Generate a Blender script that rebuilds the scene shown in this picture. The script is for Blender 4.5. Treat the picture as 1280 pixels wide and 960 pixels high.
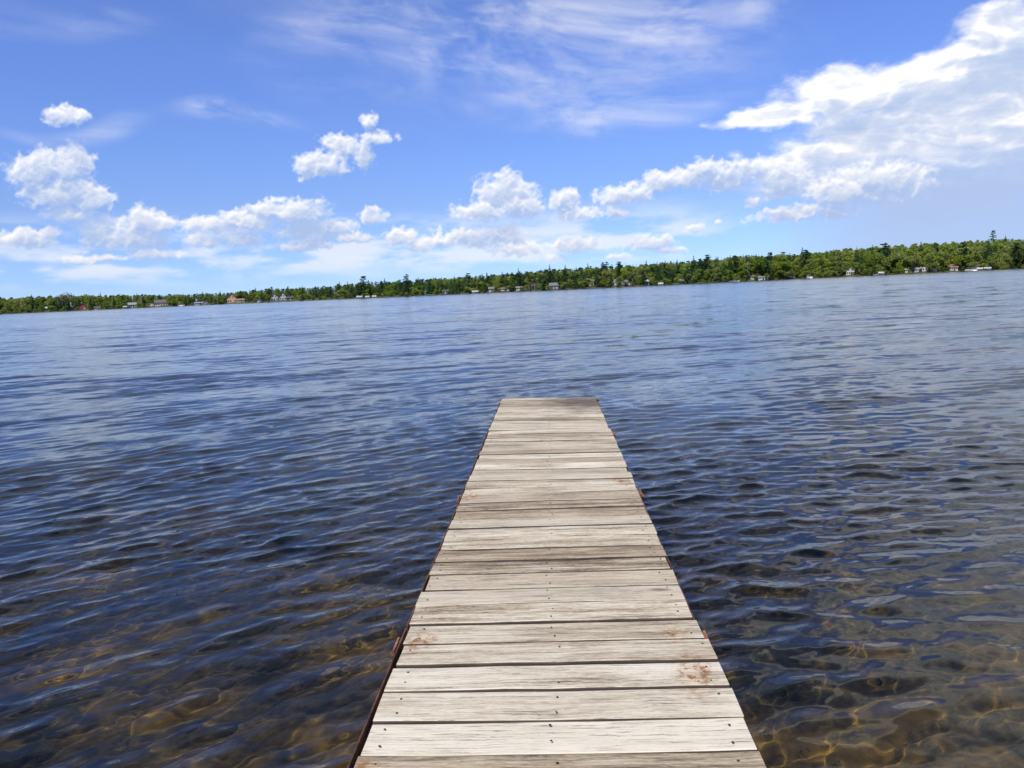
import bpy, bmesh, math, random
import numpy as np
from mathutils import Vector, Matrix

R = math.radians
PI = math.pi
random.seed(7)
RNG = np.random.default_rng(11)

scene = bpy.context.scene
for o in list(bpy.data.objects):
    bpy.data.objects.remove(o)
COL = scene.collection

# ------------------------------------------------------------------ camera
DECK = 0.55                      # height of the deck above the water (water is z = 0)
cam_d = bpy.data.cameras.new('camera')
cam_d.sensor_fit = 'HORIZONTAL'
cam_d.sensor_width = 36.0
cam_d.lens = 36.0 * 950 / 1280
cam_d.clip_start = 0.05
cam_d.clip_end = 20000
cam = bpy.data.objects.new('camera', cam_d)
COL.objects.link(cam)
cam.matrix_world = (Matrix.Translation((0.048, 0.0, DECK + 1.41)) @ Matrix.Rotation(R(3.05), 4, 'Z')
                    @ Matrix.Rotation(R(90 - 7.12), 4, 'X') @ Matrix.Rotation(R(-2.6), 4, 'Z'))
scene.camera = cam

# ------------------------------------------------------------------ light
SUN_AZ, SUN_EL = -150.0, 54.0    # bearing clockwise from +Y, elevation
SKY_STRENGTH = 0.1
sun_d = bpy.data.lights.new('sun', 'SUN')
sun_d.energy = 4.4
sun_d.angle = R(0.53)
sun_d.color = (1.0, 0.945, 0.86)
sun = bpy.data.objects.new('sun', sun_d)
COL.objects.link(sun)
sdir = Vector((math.sin(R(SUN_AZ)) * math.cos(R(SUN_EL)), math.cos(R(SUN_AZ)) * math.cos(R(SUN_EL)), math.sin(R(SUN_EL))))
sun.rotation_euler = sdir.to_track_quat('Z', 'Y').to_euler()
sun_d.cycles.is_caustics_light = True

vs = scene.view_settings
vs.view_transform = 'Standard'
vs.look = 'None'
vs.exposure = 0.25
vs.gamma = 1.0
vs.use_curve_mapping = False
scene.render.engine = 'CYCLES'
cy = scene.cycles
cy.max_bounces = 8
cy.diffuse_bounces = 2
cy.glossy_bounces = 3
cy.transmission_bounces = 4
cy.transparent_max_bounces = 8
cy.volume_bounces = 0
cy.blur_glossy = 0.3
cy.sample_clamp_indirect = 4.0
cy.use_denoising = True
cy.caustics_refractive = True
cy.caustics_reflective = False


# ------------------------------------------------------------------ node helper
class NT:
    """Small wrapper that makes shader node trees readable."""
    def __init__(self, tree):
        self.t = tree
        self.n = tree.nodes
        self.l = tree.links

    def node(self, kind, ins=None, **props):
        n = self.n.new(kind)
        for k, v in props.items():
            setattr(n, k, v)
        for k, v in (ins or {}).items():
            self.put(n.inputs[k], v)
        return n

    def put(self, sock, v):
        if isinstance(v, bpy.types.NodeSocket):
            self.l.new(v, sock)
        elif v is not None:
            if sock.type == 'RGBA' and len(v) == 3:
                v = (*v, 1.0)
            sock.default_value = v

    def m(self, op, a, b=None, c=None, clamp=False):
        n = self.n.new('ShaderNodeMath')
        n.operation = op
        n.use_clamp = clamp
        for i, v in enumerate((a, b, c)):
            if v is not None:
                self.put(n.inputs[i], v)
        return n.outputs[0]

    def v(self, op, a, b=None, c=None, scale=None):
        n = self.n.new('ShaderNodeVectorMath')
        n.operation = op
        for i, x in enumerate((a, b, c)):
            if x is not None:
                self.put(n.inputs[i], x)
        if scale is not None:
            self.put(n.inputs['Scale'], scale)
        return n.outputs['Value'] if op in ('LENGTH', 'DOT_PRODUCT', 'DISTANCE') else n.outputs[0]

    def ramp(self, x, stops, interp='LINEAR'):
        n = self.n.new('ShaderNodeValToRGB')
        cr = n.color_ramp
        cr.interpolation = interp
        while len(cr.elements) < len(stops):
            cr.elements.new(0.5)
        for e, (p, c) in zip(cr.elements, stops):
            e.position = p
            e.color = (*c, 1) if len(c) == 3 else c
        self.put(n.inputs[0], x)
        return n.outputs[0]

    def rng(self, x, a, b, c=0.0, d=1.0, smooth=False):
        n = self.n.new('ShaderNodeMapRange')
        n.interpolation_type = 'SMOOTHSTEP' if smooth else 'LINEAR'
        n.clamp = True
        for i, v in enumerate((x, a, b, c, d)):
            self.put(n.inputs[i], v)
        return n.outputs[0]

    def mix(self, f, a, b, mode='MIX'):
        n = self.n.new('ShaderNodeMix')
        n.data_type = 'RGBA'
        n.blend_type = mode
        n.clamp_factor = True
        self.put(n.inputs['Factor'], f)
        self.put(n.inputs[6], a)
        self.put(n.inputs[7], b)
        return n.outputs[2]

    def noise(self, vec, scale, detail=3.0, rough=0.5, color=False, lac=2.0, dist=0.0, dim='3D'):
        n = self.n.new('ShaderNodeTexNoise')
        n.noise_dimensions = dim
        self.put(n.inputs['Vector'], vec)
        self.put(n.inputs['Scale'], scale)
        self.put(n.inputs['Detail'], detail)
        self.put(n.inputs['Roughness'], rough)
        self.put(n.inputs['Lacunarity'], lac)
        self.put(n.inputs['Distortion'], dist)
        return n.outputs['Color' if color else 'Fac']


# ------------------------------------------------------------------ world: Nishita sky with clouds far beyond the lake
# cloud puffs: bearing (deg), elevation (deg), half width (deg), half height (deg)
CUMULUS = [
    (-33.13, 8.58, 1.84, 0.97), (-31.53, 9.12, 1.08, 0.98), (-32.62, 7.18, 2.13, 1.08), (-31.17, 6.96, 1.28, 0.9), (-32.31, 5.9, 1.35, 0.4),
    (-31.82, 11.79, 1.07, 0.52), (-34.88, 4.31, 1.5, 0.54), (-36.33, 4.41, 1.03, 0.44), (-33.46, 4.7, 0.66, 0.45),
    (-30.39, 4.63, 1.31, 1.03), (-27.71, 5.34, 1.46, 0.84), (-28.63, 4.25, 2.17, 0.73), (-31.47, 3.11, 1.75, 0.26), (-27.41, 3.28, 1.77, 0.42),
    (-24.23, 5.15, 1.8, 0.64), (-21.87, 5.28, 1.85, 0.76), (-24.58, 4.07, 0.92, 0.49), (-21.86, 4.13, 1.38, 0.49),
    (-19.77, 6.17, 1.62, 0.49), (-17.81, 6.03, 1.93, 0.77), (-19.33, 6.93, 0.76, 0.27), (-16.76, 4.61, 2.91, 0.73),
    (-17.55, 3.74, 2.0, 0.51), (-14.14, 4.09, 1.49, 0.4), (-16.02, 9.13, 1.67, 0.92), (-14.6, 10.31, 1.23, 0.75), (-16.95, 8.65, 0.83, 0.6),
    (-12.95, 9.64, 0.63, 0.92), (-11.9, 10.9, 1.15, 0.5), (-12.5, 12.1, 0.6, 0.6),
    (-12.72, 5.58, 0.92, 0.51), (-10.81, 3.8, 1.17, 0.63), (-9.33, 3.23, 0.88, 0.41), (-7.54, 3.68, 1.48, 0.58),
    (-5.64, 3.72, 1.78, 0.81), (-3.15, 3.67, 1.9, 0.81), (-2.48, 2.82, 2.02, 0.58), (-3.01, 6.77, 2.0, 1.42), (-4.72, 5.59, 1.77, 0.8),
    (-2.11, 5.64, 1.65, 0.97), (1.21, 6.06, 1.06, 0.74), (2.35, 5.08, 1.64, 0.46), (1.86, 2.85, 1.65, 0.64), (0.35, 1.99, 1.07, 0.29),
    (7.52, 2.68, 1.61, 0.52), (8.88, 2.2, 1.03, 0.34), (5.18, 1.93, 1.05, 0.29), (4.95, 6.13, 1.16, 0.68), (6.45, 6.27, 1.26, 0.67),
    (5.27, 5.15, 1.04, 0.51), (8.63, 6.96, 1.7, 0.72), (10.1, 7.08, 1.45, 0.72), (11.77, 7.6, 1.54, 0.65), (12.85, 6.65, 1.53, 0.76),
    (10.94, 3.67, 0.84, 0.39), (12.5, 3.97, 0.28, 0.22), (14.47, 5.21, 0.65, 0.38), (16.81, 6.32, 1.67, 1.28), (22.58, 5.59, 2.88, 1.34),
    (20.13, 5.29, 1.6, 0.95), (14.27, 7.29, 1.82, 0.75), (17.85, 4.09, 3.1, 0.54),
]
ANVIL = [
    (29.77, 13.77, 2.44, 1.84), (26.57, 12.11, 5.26, 1.67), (22.01, 11.66, 5.34, 1.65), (16.55, 10.9, 4.76, 0.87), (29.17, 10.67, 3.75, 2.75),
    (22.75, 9.71, 5.91, 0.79), (25.12, 7.44, 9.12, 1.29), (18.09, 7.79, 4.85, 0.78), (28.47, 5.83, 4.72, 2.19), (20.37, 6.58, 6.44, 1.35),
    (26.99, 4.26, 4.22, 1.6), (27.0, 9.0, 8.5, 1.8), (36, 9.5, 7, 5.0), (47, 8, 9, 4.0), (37, 20, 8, 5), (29, 24.5, 10, 4), (40, 30, 12, 6), (20, 29, 8, 3),  # the highest puffs are unseen, added above the view to brighten the water
]
CIRRUS = [
    (-3.14, 15.86, 14.68, 3.57), (6.06, 17.06, 11.09, 3.45), (2.48, 12.17, 8.59, 1.86), (-25.71, 18.13, 8.25, 0.82), (-23.85, 12.02, 3.56, 0.81),
    (-32.81, 11.59, 3.06, 0.56), (-13.85, 17.26, 8.81, 1.96), (0, 25, 34, 5), (30, 33, 20, 7), (-28, 34, 24, 6), (5, 40, 30, 5),  # high patches out of view, added to whiten reflections on the lake
]


def build_world():
    w = bpy.data.worlds.new('World')
    scene.world = w
    w.use_nodes = True
    w.cycles.sampling_method = 'MANUAL'
    w.cycles.sample_map_resolution = 256
    T = NT(w.node_tree)
    w.node_tree.nodes.clear()
    out = T.node('ShaderNodeOutputWorld')
    bg = T.node('ShaderNodeBackground', {'Strength': SKY_STRENGTH})
    T.l.new(bg.outputs[0], out.inputs[0])
    sky = T.node('ShaderNodeTexSky', sky_type='NISHITA', sun_disc=False)
    sky.sun_elevation = R(SUN_EL)
    sky.sun_rotation = R(SUN_AZ % 360)
    sky.altitude = 0
    sky.air_density = 1.0
    sky.dust_density = 0.0
    sky.ozone_density = 6.0
    d = T.v('NORMALIZE', T.node('ShaderNodeTexCoord').outputs['Generated'])
    el = T.m('MULTIPLY', T.m('ARCSINE', T.node('ShaderNodeSeparateXYZ', {0: d}).outputs[2]), 180 / PI)
    # clean dry air: a bluer horizon than the model's, a deeper blue overhead
    tint = T.ramp(T.m('DIVIDE', el, 40.0), [(0.0, (0.30, 0.44, 0.84)), (0.03, (0.285, 0.395, 0.69)), (0.16, (0.385, 0.405, 0.57)), (0.24, (0.42, 0.445, 0.63)), (0.41, (0.46, 0.48, 0.70)), (0.75, (0.5, 0.5, 0.66))])
    base = T.v('MULTIPLY', sky.outputs[0], T.v('SCALE', tint, scale=2.0))
    T.put(bg.inputs['Color'], base)


build_world()


# ------------------------------------------------------------------ mesh helpers
class MB:
    """Collects vertices, faces and material slots, then links them as one mesh object."""
    def __init__(self):
        self.v, self.f, self.m = [], [], []

    def add(self, verts, faces, mat=0):
        b = len(self.v)
        self.v.extend(tuple(p) for p in verts)
        self.f.extend(tuple(i + b for i in f) for f in faces)
        self.m.extend([mat] * len(faces))

    def box(self, x0, x1, y0, y1, z0, z1, mat=0):
        self.add([(x0, y0, z0), (x1, y0, z0), (x1, y1, z0), (x0, y1, z0), (x0, y0, z1), (x1, y0, z1), (x1, y1, z1), (x0, y1, z1)],
                 [(3, 2, 1, 0), (4, 5, 6, 7), (0, 1, 5, 4), (1, 2, 6, 5), (2, 3, 7, 6), (3, 0, 4, 7)], mat)

    def tube(self, pts, radii, seg=10, mat=0, caps=True):
        pts = [Vector(p) for p in pts]
        rings = []
        for i, p in enumerate(pts):
            t = (pts[min(i + 1, len(pts) - 1)] - pts[max(i - 1, 0)]).normalized()
            a = t.orthogonal().normalized()
            b = t.cross(a)
            r = radii[i] if hasattr(radii, '__len__') else radii
            rings.append([p + a * (r * math.cos(2 * PI * k / seg)) + b * (r * math.sin(2 * PI * k / seg)) for k in range(seg)])
        vs_ = [q for rg in rings for q in rg]
        fs = []
        for i in range(len(pts) - 1):
            for k in range(seg):
                k2 = (k + 1) % seg
                fs.append((i * seg + k, i * seg + k2, (i + 1) * seg + k2, (i + 1) * seg + k))
        if caps:
            fs.append(tuple(range(seg))[::-1])
            fs.append(tuple((len(pts) - 1) * seg + k for k in range(seg)))
        self.add(vs_, fs, mat)

    def mesh(self, name, mats, smooth=False):
        me = bpy.data.meshes.new(name)
        me.from_pydata(self.v, [], self.f)
        for m in (mats if isinstance(mats, (list, tuple)) else [mats]):
            me.materials.append(m)
        me.polygons.foreach_set('material_index', self.m)
        if smooth:
            me.polygons.foreach_set('use_smooth', [True] * len(self.f))
        me.update()
        return me

    def build(self, name, mats, parent=None, smooth=False, bevel=None):
        o = link(name, self.mesh(name, mats, smooth), parent)
        if bevel:
            b = o.modifiers.new('bevel', 'BEVEL')
            b.width = bevel
            b.segments = 2
            b.limit_method = 'ANGLE'
        return o


def link(name, data, parent=None):
    o = bpy.data.objects.new(name, data)
    COL.objects.link(o)
    if parent is not None:
        o.parent = parent
    return o


def tag(o, label=None, cat=None, group=None, kind=None):
    for k, v in (('label', label), ('category', cat), ('group', group), ('kind', kind)):
        if v:
            o[k] = v
    return o


def empty(name, loc, rz=0.0):
    o = link(name, None)
    o.location = loc
    o.rotation_euler = (0, 0, rz)
    o.empty_display_size = 0.5
    return o


def mesh_np(name, verts, quads, mats, smooth=False, attrs=None):
    """Fast mesh from arrays (all faces are quads)."""
    me = bpy.data.meshes.new(name)
    nv, nf = len(verts), len(quads)
    me.vertices.add(nv)
    me.vertices.foreach_set('co', np.asarray(verts, np.float32).ravel())
    me.loops.add(nf * 4)
    me.loops.foreach_set('vertex_index', np.asarray(quads, np.int32).ravel())
    me.polygons.add(nf)
    me.polygons.foreach_set('loop_start', np.arange(0, nf * 4, 4, dtype=np.int32))
    me.polygons.foreach_set('use_smooth', np.full(nf, smooth, dtype=bool))
    for m in mats if isinstance(mats, (list, tuple)) else [mats]:
        me.materials.append(m)
    for k, (dom, arr) in (attrs or {}).items():
        a = me.attributes.new(k, 'FLOAT', dom)
        a.data.foreach_set('value', np.asarray(arr, np.float32))
    me.update()
    me.validate()
    return me


def new_mat(name):
    m = bpy.data.materials.new(name)
    m.use_nodes = True
    m.node_tree.nodes.clear()
    T = NT(m.node_tree)
    out = T.node('ShaderNodeOutputMaterial')
    return m, T, out


def paint(name, color, rough=0.6, metallic=0.0, var=0.12, scale=3.0):
    """Painted or plain surface with a little uneven wear."""
    m, T, out = new_mat(name)
    co = T.node('ShaderNodeTexCoord').outputs['Object']
    n = T.noise(co, scale, 5, 0.6)
    c = T.mix(T.rng(n, 0.3, 0.7), tuple(x * (1 - var) for x in color), tuple(min(1, x * (1 + var)) for x in color))
    b = T.node('ShaderNodeBsdfPrincipled', {'Base Color': c, 'Roughness': rough, 'Metallic': metallic})
    T.l.new(b.outputs[0], out.inputs[0])
    return m


# ------------------------------------------------------------------ noise on arrays
def vnoise(x, y, z=None, seed=0):
    """Smooth lattice noise in 0..1 on arrays (2-D or 3-D)."""
    tab = np.random.default_rng(seed).random(4096).astype(np.float32)

    def h(i, j, k):
        return tab[(i * 374761 + j * 668265 + k * 1274126 + (i * j) % 7919 * 13) & 4095]

    def split(c):
        i = np.floor(c)
        f = (c - i).astype(np.float32)
        return i.astype(np.int64), f * f * f * (f * (f * 6 - 15) + 10)
    i, u = split(x)
    j, v = split(y)
    if z is None:
        a = h(i, j, 0) * (1 - u) + h(i + 1, j, 0) * u
        b = h(i, j + 1, 0) * (1 - u) + h(i + 1, j + 1, 0) * u
        return a * (1 - v) + b * v
    k, w = split(z)
    r = 0
    for dk, wk in ((0, 1 - w), (1, w)):
        a = h(i, j, k + dk) * (1 - u) + h(i + 1, j, k + dk) * u
        b = h(i, j + 1, k + dk) * (1 - u) + h(i + 1, j + 1, k + dk) * u
        r = r + (a * (1 - v) + b * v) * wk
    return r


def fnoise(x, y, z=None, seed=0, octaves=5, rough=0.5, billow=False):
    t, amp, tot = 0.0, 1.0, 0.0
    for o in range(octaves):
        ca, sa = math.cos(0.6 * o + 0.3), math.sin(0.6 * o + 0.3)
        f = 2.03 ** o
        n = vnoise((x * ca - y * sa) * f + 17 * o, (x * sa + y * ca) * f + 5 * o, None if z is None else z * f + 3 * o, seed + o)
        t = t + amp * (1 - np.abs(2 * n - 1) * 1.6 if billow else n)
        tot += amp
        amp *= rough
    return t / tot


def sstep(x, a, b):
    t = np.clip((x - a) / (b - a), 0, 1)
    return t * t * (3 - 2 * t)


CUMULUS = [(a, e + 0.10, rx * 1.14, ry * 1.25) for a, e, rx, ry in CUMULUS]
ANVIL = [(a, e + 0.12, rx, ry) for a, e, rx, ry in ANVIL]


def puff_body(puffs, X, Y, below=1.0, soft=0.0, dx=0.0, dy=0.0):
    acc = np.full(np.broadcast(X, Y).shape, 50.0, np.float32)
    for az, el, rx, ry in puffs:
        u = (X + dx - az) / rx
        v = (Y + dy - el) / ry
        v = np.maximum(v, -below * v)
        ln = np.sqrt(u * u + v * v)
        if soft:
            hh = np.clip(0.5 + 0.5 * (acc - ln) / soft, 0, 1)
            acc = acc * (1 - hh) + ln * hh - soft * hh * (1 - hh)
        else:
            acc = np.minimum(acc, ln)
    return 1 - acc


def cumulus_field(az, el):
    """March through a thin 3-D field of cloud: returns cover and how much sunlight reaches what is seen."""
    step = az[1] - az[0]
    depth = np.linspace(-1.0, 1.0, 22, dtype=np.float32)             # in cloud radii, front to back
    X, Y = np.meshgrid(az, el, indexing='ij')
    X = X.astype(np.float32)
    Y = Y.astype(np.float32)
    wx = (fnoise(X * 0.8, Y * 0.8, seed=31, octaves=2) - 0.5) * 0.95 + (fnoise(X * 2.6, Y * 2.6, seed=33, octaves=3) - 0.5) * 0.7
    wy = (fnoise(X * 0.8, Y * 0.8, seed=41, octaves=2) - 0.5) * 0.5 + (fnoise(X * 2.6, Y * 2.6, seed=43, octaves=3) - 0.5) * 0.55
    nz = len(depth)
    best = np.full((nz,) + X.shape, -9.0, np.float32)
    r = np.random.default_rng(12)
    for a, e, rx, ry in CUMULUS:
        i0, i1 = np.searchsorted(az, [a - rx * 1.6 - 1.2, a + rx * 1.6 + 1.2])
        j0, j1 = np.searchsorted(el, [e - ry * 1.6 - 0.9, e + ry * 1.6 + 0.9])
        if i1 <= i0 or j1 <= j0:
            continue
        u = (X[i0:i1, j0:j1] + wx[i0:i1, j0:j1] * min(1, rx) - a) / rx
        v = (Y[i0:i1, j0:j1] + wy[i0:i1, j0:j1] * min(1, ry * 1.4) - e) / ry
        v = np.where(v < 0, v * 1.45, v)
        zc = r.uniform(-0.35, 0.35)
        small = 0.34 * (1 - min(1.0, rx * ry / 0.6))                # small scraps are thin and ragged
        for k in range(nz):
            b = (1 - np.sqrt(u * u + v * v + ((depth[k] - zc) / 0.8) ** 2)) - small
            sl = best[k, i0:i1, j0:j1]
            np.maximum(sl, b, out=sl)
    dens = np.zeros_like(best)
    act = best > -0.75
    kk, ii, jj = np.nonzero(act)
    px, py, pz = X[ii, jj], Y[ii, jj], depth[kk] * 1.1
    n = fnoise(px * 1.25, py * 1.5, pz * 1.3, 51, 5, 0.55, True) - 0.35
    f = fnoise(px * 5.0, py * 5.6, pz * 4.0, 71, 4, 0.6) - 0.5
    d = best[act] + n * 0.66 + f * 0.34
    dens[act] = np.clip((d - 0.02) / 0.58, 0, 1)
    # sunlight sweeps down from above, from the left and from the viewer's side
    ne = len(el)
    lit = np.ones_like(dens)
    cur = np.ones((nz, len(az)), np.float32)
    soft = np.ones((nz, len(az)), np.float32)
    for j in range(ne - 1, -1, -1):
        dj = dens[:, :, j]
        lit[:, :, j] = 0.55 * cur + 0.45 * soft
        cur = cur * np.exp(-0.45 * dj)
        soft = soft * np.exp(-0.16 * dj)
        cur = 0.5 * cur + 0.5 * np.roll(cur, 1, 1)                     # from the left
        c2 = np.empty_like(cur)
        c2[0] = 0.66 * cur[0] + 0.34
        c2[1:] = 0.66 * cur[1:] + 0.34 * cur[:-1]                      # from the front
        cur = 1 - (1 - c2) * 0.997
        soft = (soft + np.roll(soft, 1, 1) + np.roll(soft, -1, 1)) / 3
        soft = 1 - (1 - soft) * 0.985
    tr = np.ones(X.shape, np.float32)
    L = np.zeros(X.shape, np.float32)
    for k in range(nz):
        a = 1 - np.exp(-0.30 * dens[k])
        L += tr * a * lit[k]
        tr *= 1 - a
    cover = 1 - tr
    L = np.where(cover > 1e-3, L / np.maximum(cover, 1e-3), 1)
    return cover, np.clip((L - 0.12) / 0.60, 0.0, 1.05)


def build_sky():
    """A high sheet of clouds far beyond the lake. Each vertex holds how thick the cloud is and how much sun reaches it."""
    step = 0.066
    az = np.concatenate([np.arange(-84, -40, 0.6), np.arange(-40, 36, step), np.arange(36, 84.1, 0.6)])
    el = np.concatenate([np.arange(0.15, 19.6, step), np.arange(19.6, 48, 0.5)])
    X, Y = np.meshgrid(az, el, indexing='ij')
    X32, Y32 = X.astype(np.float32), Y.astype(np.float32)
    # cirrus
    wx = (fnoise(X * 0.07, Y * 0.12, seed=101, octaves=3) - 0.5) * 14
    wy = (fnoise(X * 0.07, Y * 0.12, seed=111, octaves=3) - 0.5) * 5
    ca, sa = math.cos(R(6)), math.sin(R(6))
    U, V = X * ca - Y * sa, X * sa + Y * ca
    patch = puff_body(CIRRUS, X + wx, Y + wy, 1.0, 0.4)
    st = fnoise((U + wx) * 0.16, (V + wy * 0.35) * 1.0, seed=121, octaves=7, rough=0.62)
    st2 = fnoise((U + wx) * 0.06, V * 0.22, seed=131, octaves=4, rough=0.55)
    veil = fnoise((U + wx) * 0.3, (V + wy * 0.5) * 0.6, seed=141, octaves=5, rough=0.6)
    ci = (0.42 * sstep(st, 0.32, 0.78) + 0.42 * sstep(veil, 0.25, 0.8)) * sstep(st2, 0.2, 0.68) * sstep(patch, -0.5, 0.75)
    ci = np.clip(ci * 0.64, 0, 0.6)
    # faint haze of old cloud between the low cumulus
    mist = fnoise(X * 0.22, Y * 0.9, seed=151, octaves=5, rough=0.55)
    ci = np.maximum(ci, 0.58 * sstep(mist, 0.34, 0.70) * sstep(Y, 0.8, 2.6) * sstep(Y, 6.6, 3.6) * sstep(X, 16, 8))
    cover, lit = ci, np.full_like(ci, 0.93)
    # anvil sheet
    wx = (fnoise(X * 0.28, Y * 0.55, seed=201, octaves=5, rough=0.5) - 0.5) * 5.2
    wy = (fnoise(X * 0.28, Y * 0.55, seed=211, octaves=5, rough=0.5) - 0.5) * 2.2
    body = puff_body(ANVIL, X + wx, Y + wy, 1.0, 0.35)
    above = puff_body(ANVIL, X + wx * 0.7, Y + wy * 0.7, 1.0, 0.35, -0.6, 1.5)
    fine = fnoise((X + wx * 0.5) * 0.7, (Y + wy * 0.5) * 1.2, seed=221, octaves=7, rough=0.6)
    strk = fnoise((U + wx * 0.8) * 0.11, (V + wy * 0.6) * 0.85, seed=231, octaves=6, rough=0.6)
    bil = fnoise((X + wx * 0.4) * 0.55, (Y + wy * 0.4) * 0.8, seed=241, octaves=4, rough=0.48, billow=True)
    aal = sstep(body + (fine - 0.5) * 0.45, -0.16, 0.36) * np.interp(Y, [1.0, 4.5, 8.0], [0.12, 0.62, 0.985])
    tau = np.maximum(above, 0) * 0.95 + (strk - 0.46) * 3.4 + np.interp(Y, [3, 7, 10.5, 12.5], [0.75, 0.65, 0.35, 0.0]) - (bil - 0.35) * 1.1
    al = np.exp(-1.1 * np.maximum(tau, 0))
    lit = (lit * cover * (1 - aal) + al * aal) / np.maximum(cover * (1 - aal) + aal, 1e-4)
    cover = 1 - (1 - cover) * (1 - aal)
    # slate-blue rain below the anvil
    rain = sstep(X + wx * 0.5, 13, 24) * sstep(Y + wy * 0.3, 8.0, 5.0) * 0.80
    lit = (lit * cover * (1 - rain) + 0.02 * rain) / np.maximum(cover * (1 - rain) + rain, 1e-4)
    cover = 1 - (1 - cover) * (1 - rain)
    # cumulus, in front
    i0, i1 = np.searchsorted(az, [-39.95, 35.9])
    j1 = int(np.searchsorted(el, 17.5))
    cc, cl = cumulus_field(az[i0:i1], el[:j1])
    cc = cc * np.interp(el[:j1], [0.8, 2.2, 4.0], [0.5, 0.85, 0.985])[None, :]
    c0, l0 = cover[i0:i1, :j1], lit[i0:i1, :j1]
    lit[i0:i1, :j1] = (l0 * c0 * (1 - cc) + cl * cc) / np.maximum(c0 * (1 - cc) + cc, 1e-4)
    cover[i0:i1, :j1] = 1 - (1 - c0) * (1 - cc)
    # fade out where the sheet ends
    cover = cover * sstep(Y, 48, 42) * sstep(np.abs(X), 84, 76)
    D = 9000.0
    ce = np.cos(np.radians(Y))
    v = np.stack([D * np.sin(np.radians(X)) * ce, D * np.cos(np.radians(X)) * ce, D * np.sin(np.radians(Y))], -1).reshape(-1, 3)
    n1, n2 = X.shape
    i = np.arange(n1 - 1)[:, None] * n2 + np.arange(n2 - 1)[None, :]
    q = np.stack([i, i + n2, i + n2 + 1, i + 1], -1).reshape(-1, 4)
    m, T, out = new_mat('clouds')
    co = T.node('ShaderNodeAttribute', attribute_name='cover').outputs['Fac']
    li = T.node('ShaderNodeAttribute', attribute_name='sunlit').outputs['Fac']
    z = T.node('ShaderNodeSeparateXYZ', {0: T.node('ShaderNodeNewGeometry').outputs['Position']}).outputs[2]
    sunny = T.mix(T.rng(z, 300.0, 1100.0), (0.90, 0.85, 0.79), (0.90, 0.895, 0.885))
    c = T.mix(li, (0.36, 0.465, 0.70), sunny)
    em = T.node('ShaderNodeEmission', {'Color': c, 'Strength': 1.0})
    tr = T.node('ShaderNodeBsdfTransparent', {})
    mx = T.node('ShaderNodeMixShader', {0: co, 1: tr.outputs[0], 2: em.outputs[0]})
    T.l.new(mx.outputs[0], out.inputs[0])
    m.cycles.emission_sampling = 'NONE'
    o = link('sky', mesh_np('sky', v, q, m, True, {'cover': ('POINT', cover.ravel()), 'sunlit': ('POINT', lit.ravel())}))
    tag(o, 'blue sky with white cumulus, a broad anvil cloud and thin cirrus', kind='structure')


build_sky()


# ------------------------------------------------------------------ the lake bed, the water and the far land
SHORE_B = [-75, -55, -37, -25, -12, 0, 13, 24, 31, 50, 75]
SHORE_D = [1000, 980, 930, 780, 620, 520, 560, 620, 650, 760, 900]


def shore_d(b):
    b = np.asarray(b, float)
    wob = 5 * np.sin(b * 1.9) + 3 * np.sin(b * 4.3 + 1) + 1.6 * np.sin(b * 11 + 2)
    return np.interp(b, SHORE_B, SHORE_D) + wob


def bed_depth(x, y):
    """Lake bed height under the dock: shallow, falling away towards the middle of the lake."""
    y = np.asarray(y, float)
    z = np.interp(y, [-14, -7, -3, 1, 4, 8, 14, 30, 80, 200], [1.2, 0.15, -0.22, -0.42, -0.62, -1.0, -1.5, -2.6, -5, -9])
    return z


def fbm(x, y, seed, octaves=4, base=1.0, rough=0.5):
    """Value noise from random sines: cheap and smooth."""
    r = np.random.default_rng(seed)
    z = np.zeros_like(x, dtype=float)
    amp = 1.0
    for o in range(octaves):
        for k in range(5):
            a = r.uniform(0, 2 * PI)
            kk = base * 2 ** o * r.uniform(0.7, 1.4)
            z += amp / 5 * np.sin(kk * (x * math.cos(a) + y * math.sin(a)) + r.uniform(0, 2 * PI))
        amp *= rough
    return z


def polar_grid(rad, ang):
    rr, aa = np.meshgrid(rad, ang, indexing='ij')
    nr, na = rr.shape
    i = np.arange(nr - 1)[:, None] * na + np.arange(na - 1)[None, :]
    q = np.stack([i, i + na, i + na + 1, i + 1], -1).reshape(-1, 4)[:, ::-1]
    return rr, aa, q


def ring_angles(step, inner):
    a = [np.arange(-180, -inner, 1.2), np.arange(-inner, inner, step), np.arange(inner, 180.01, 1.2)]
    a = np.concatenate(a)
    a[-1] = 180.0
    return np.radians(a)


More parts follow.
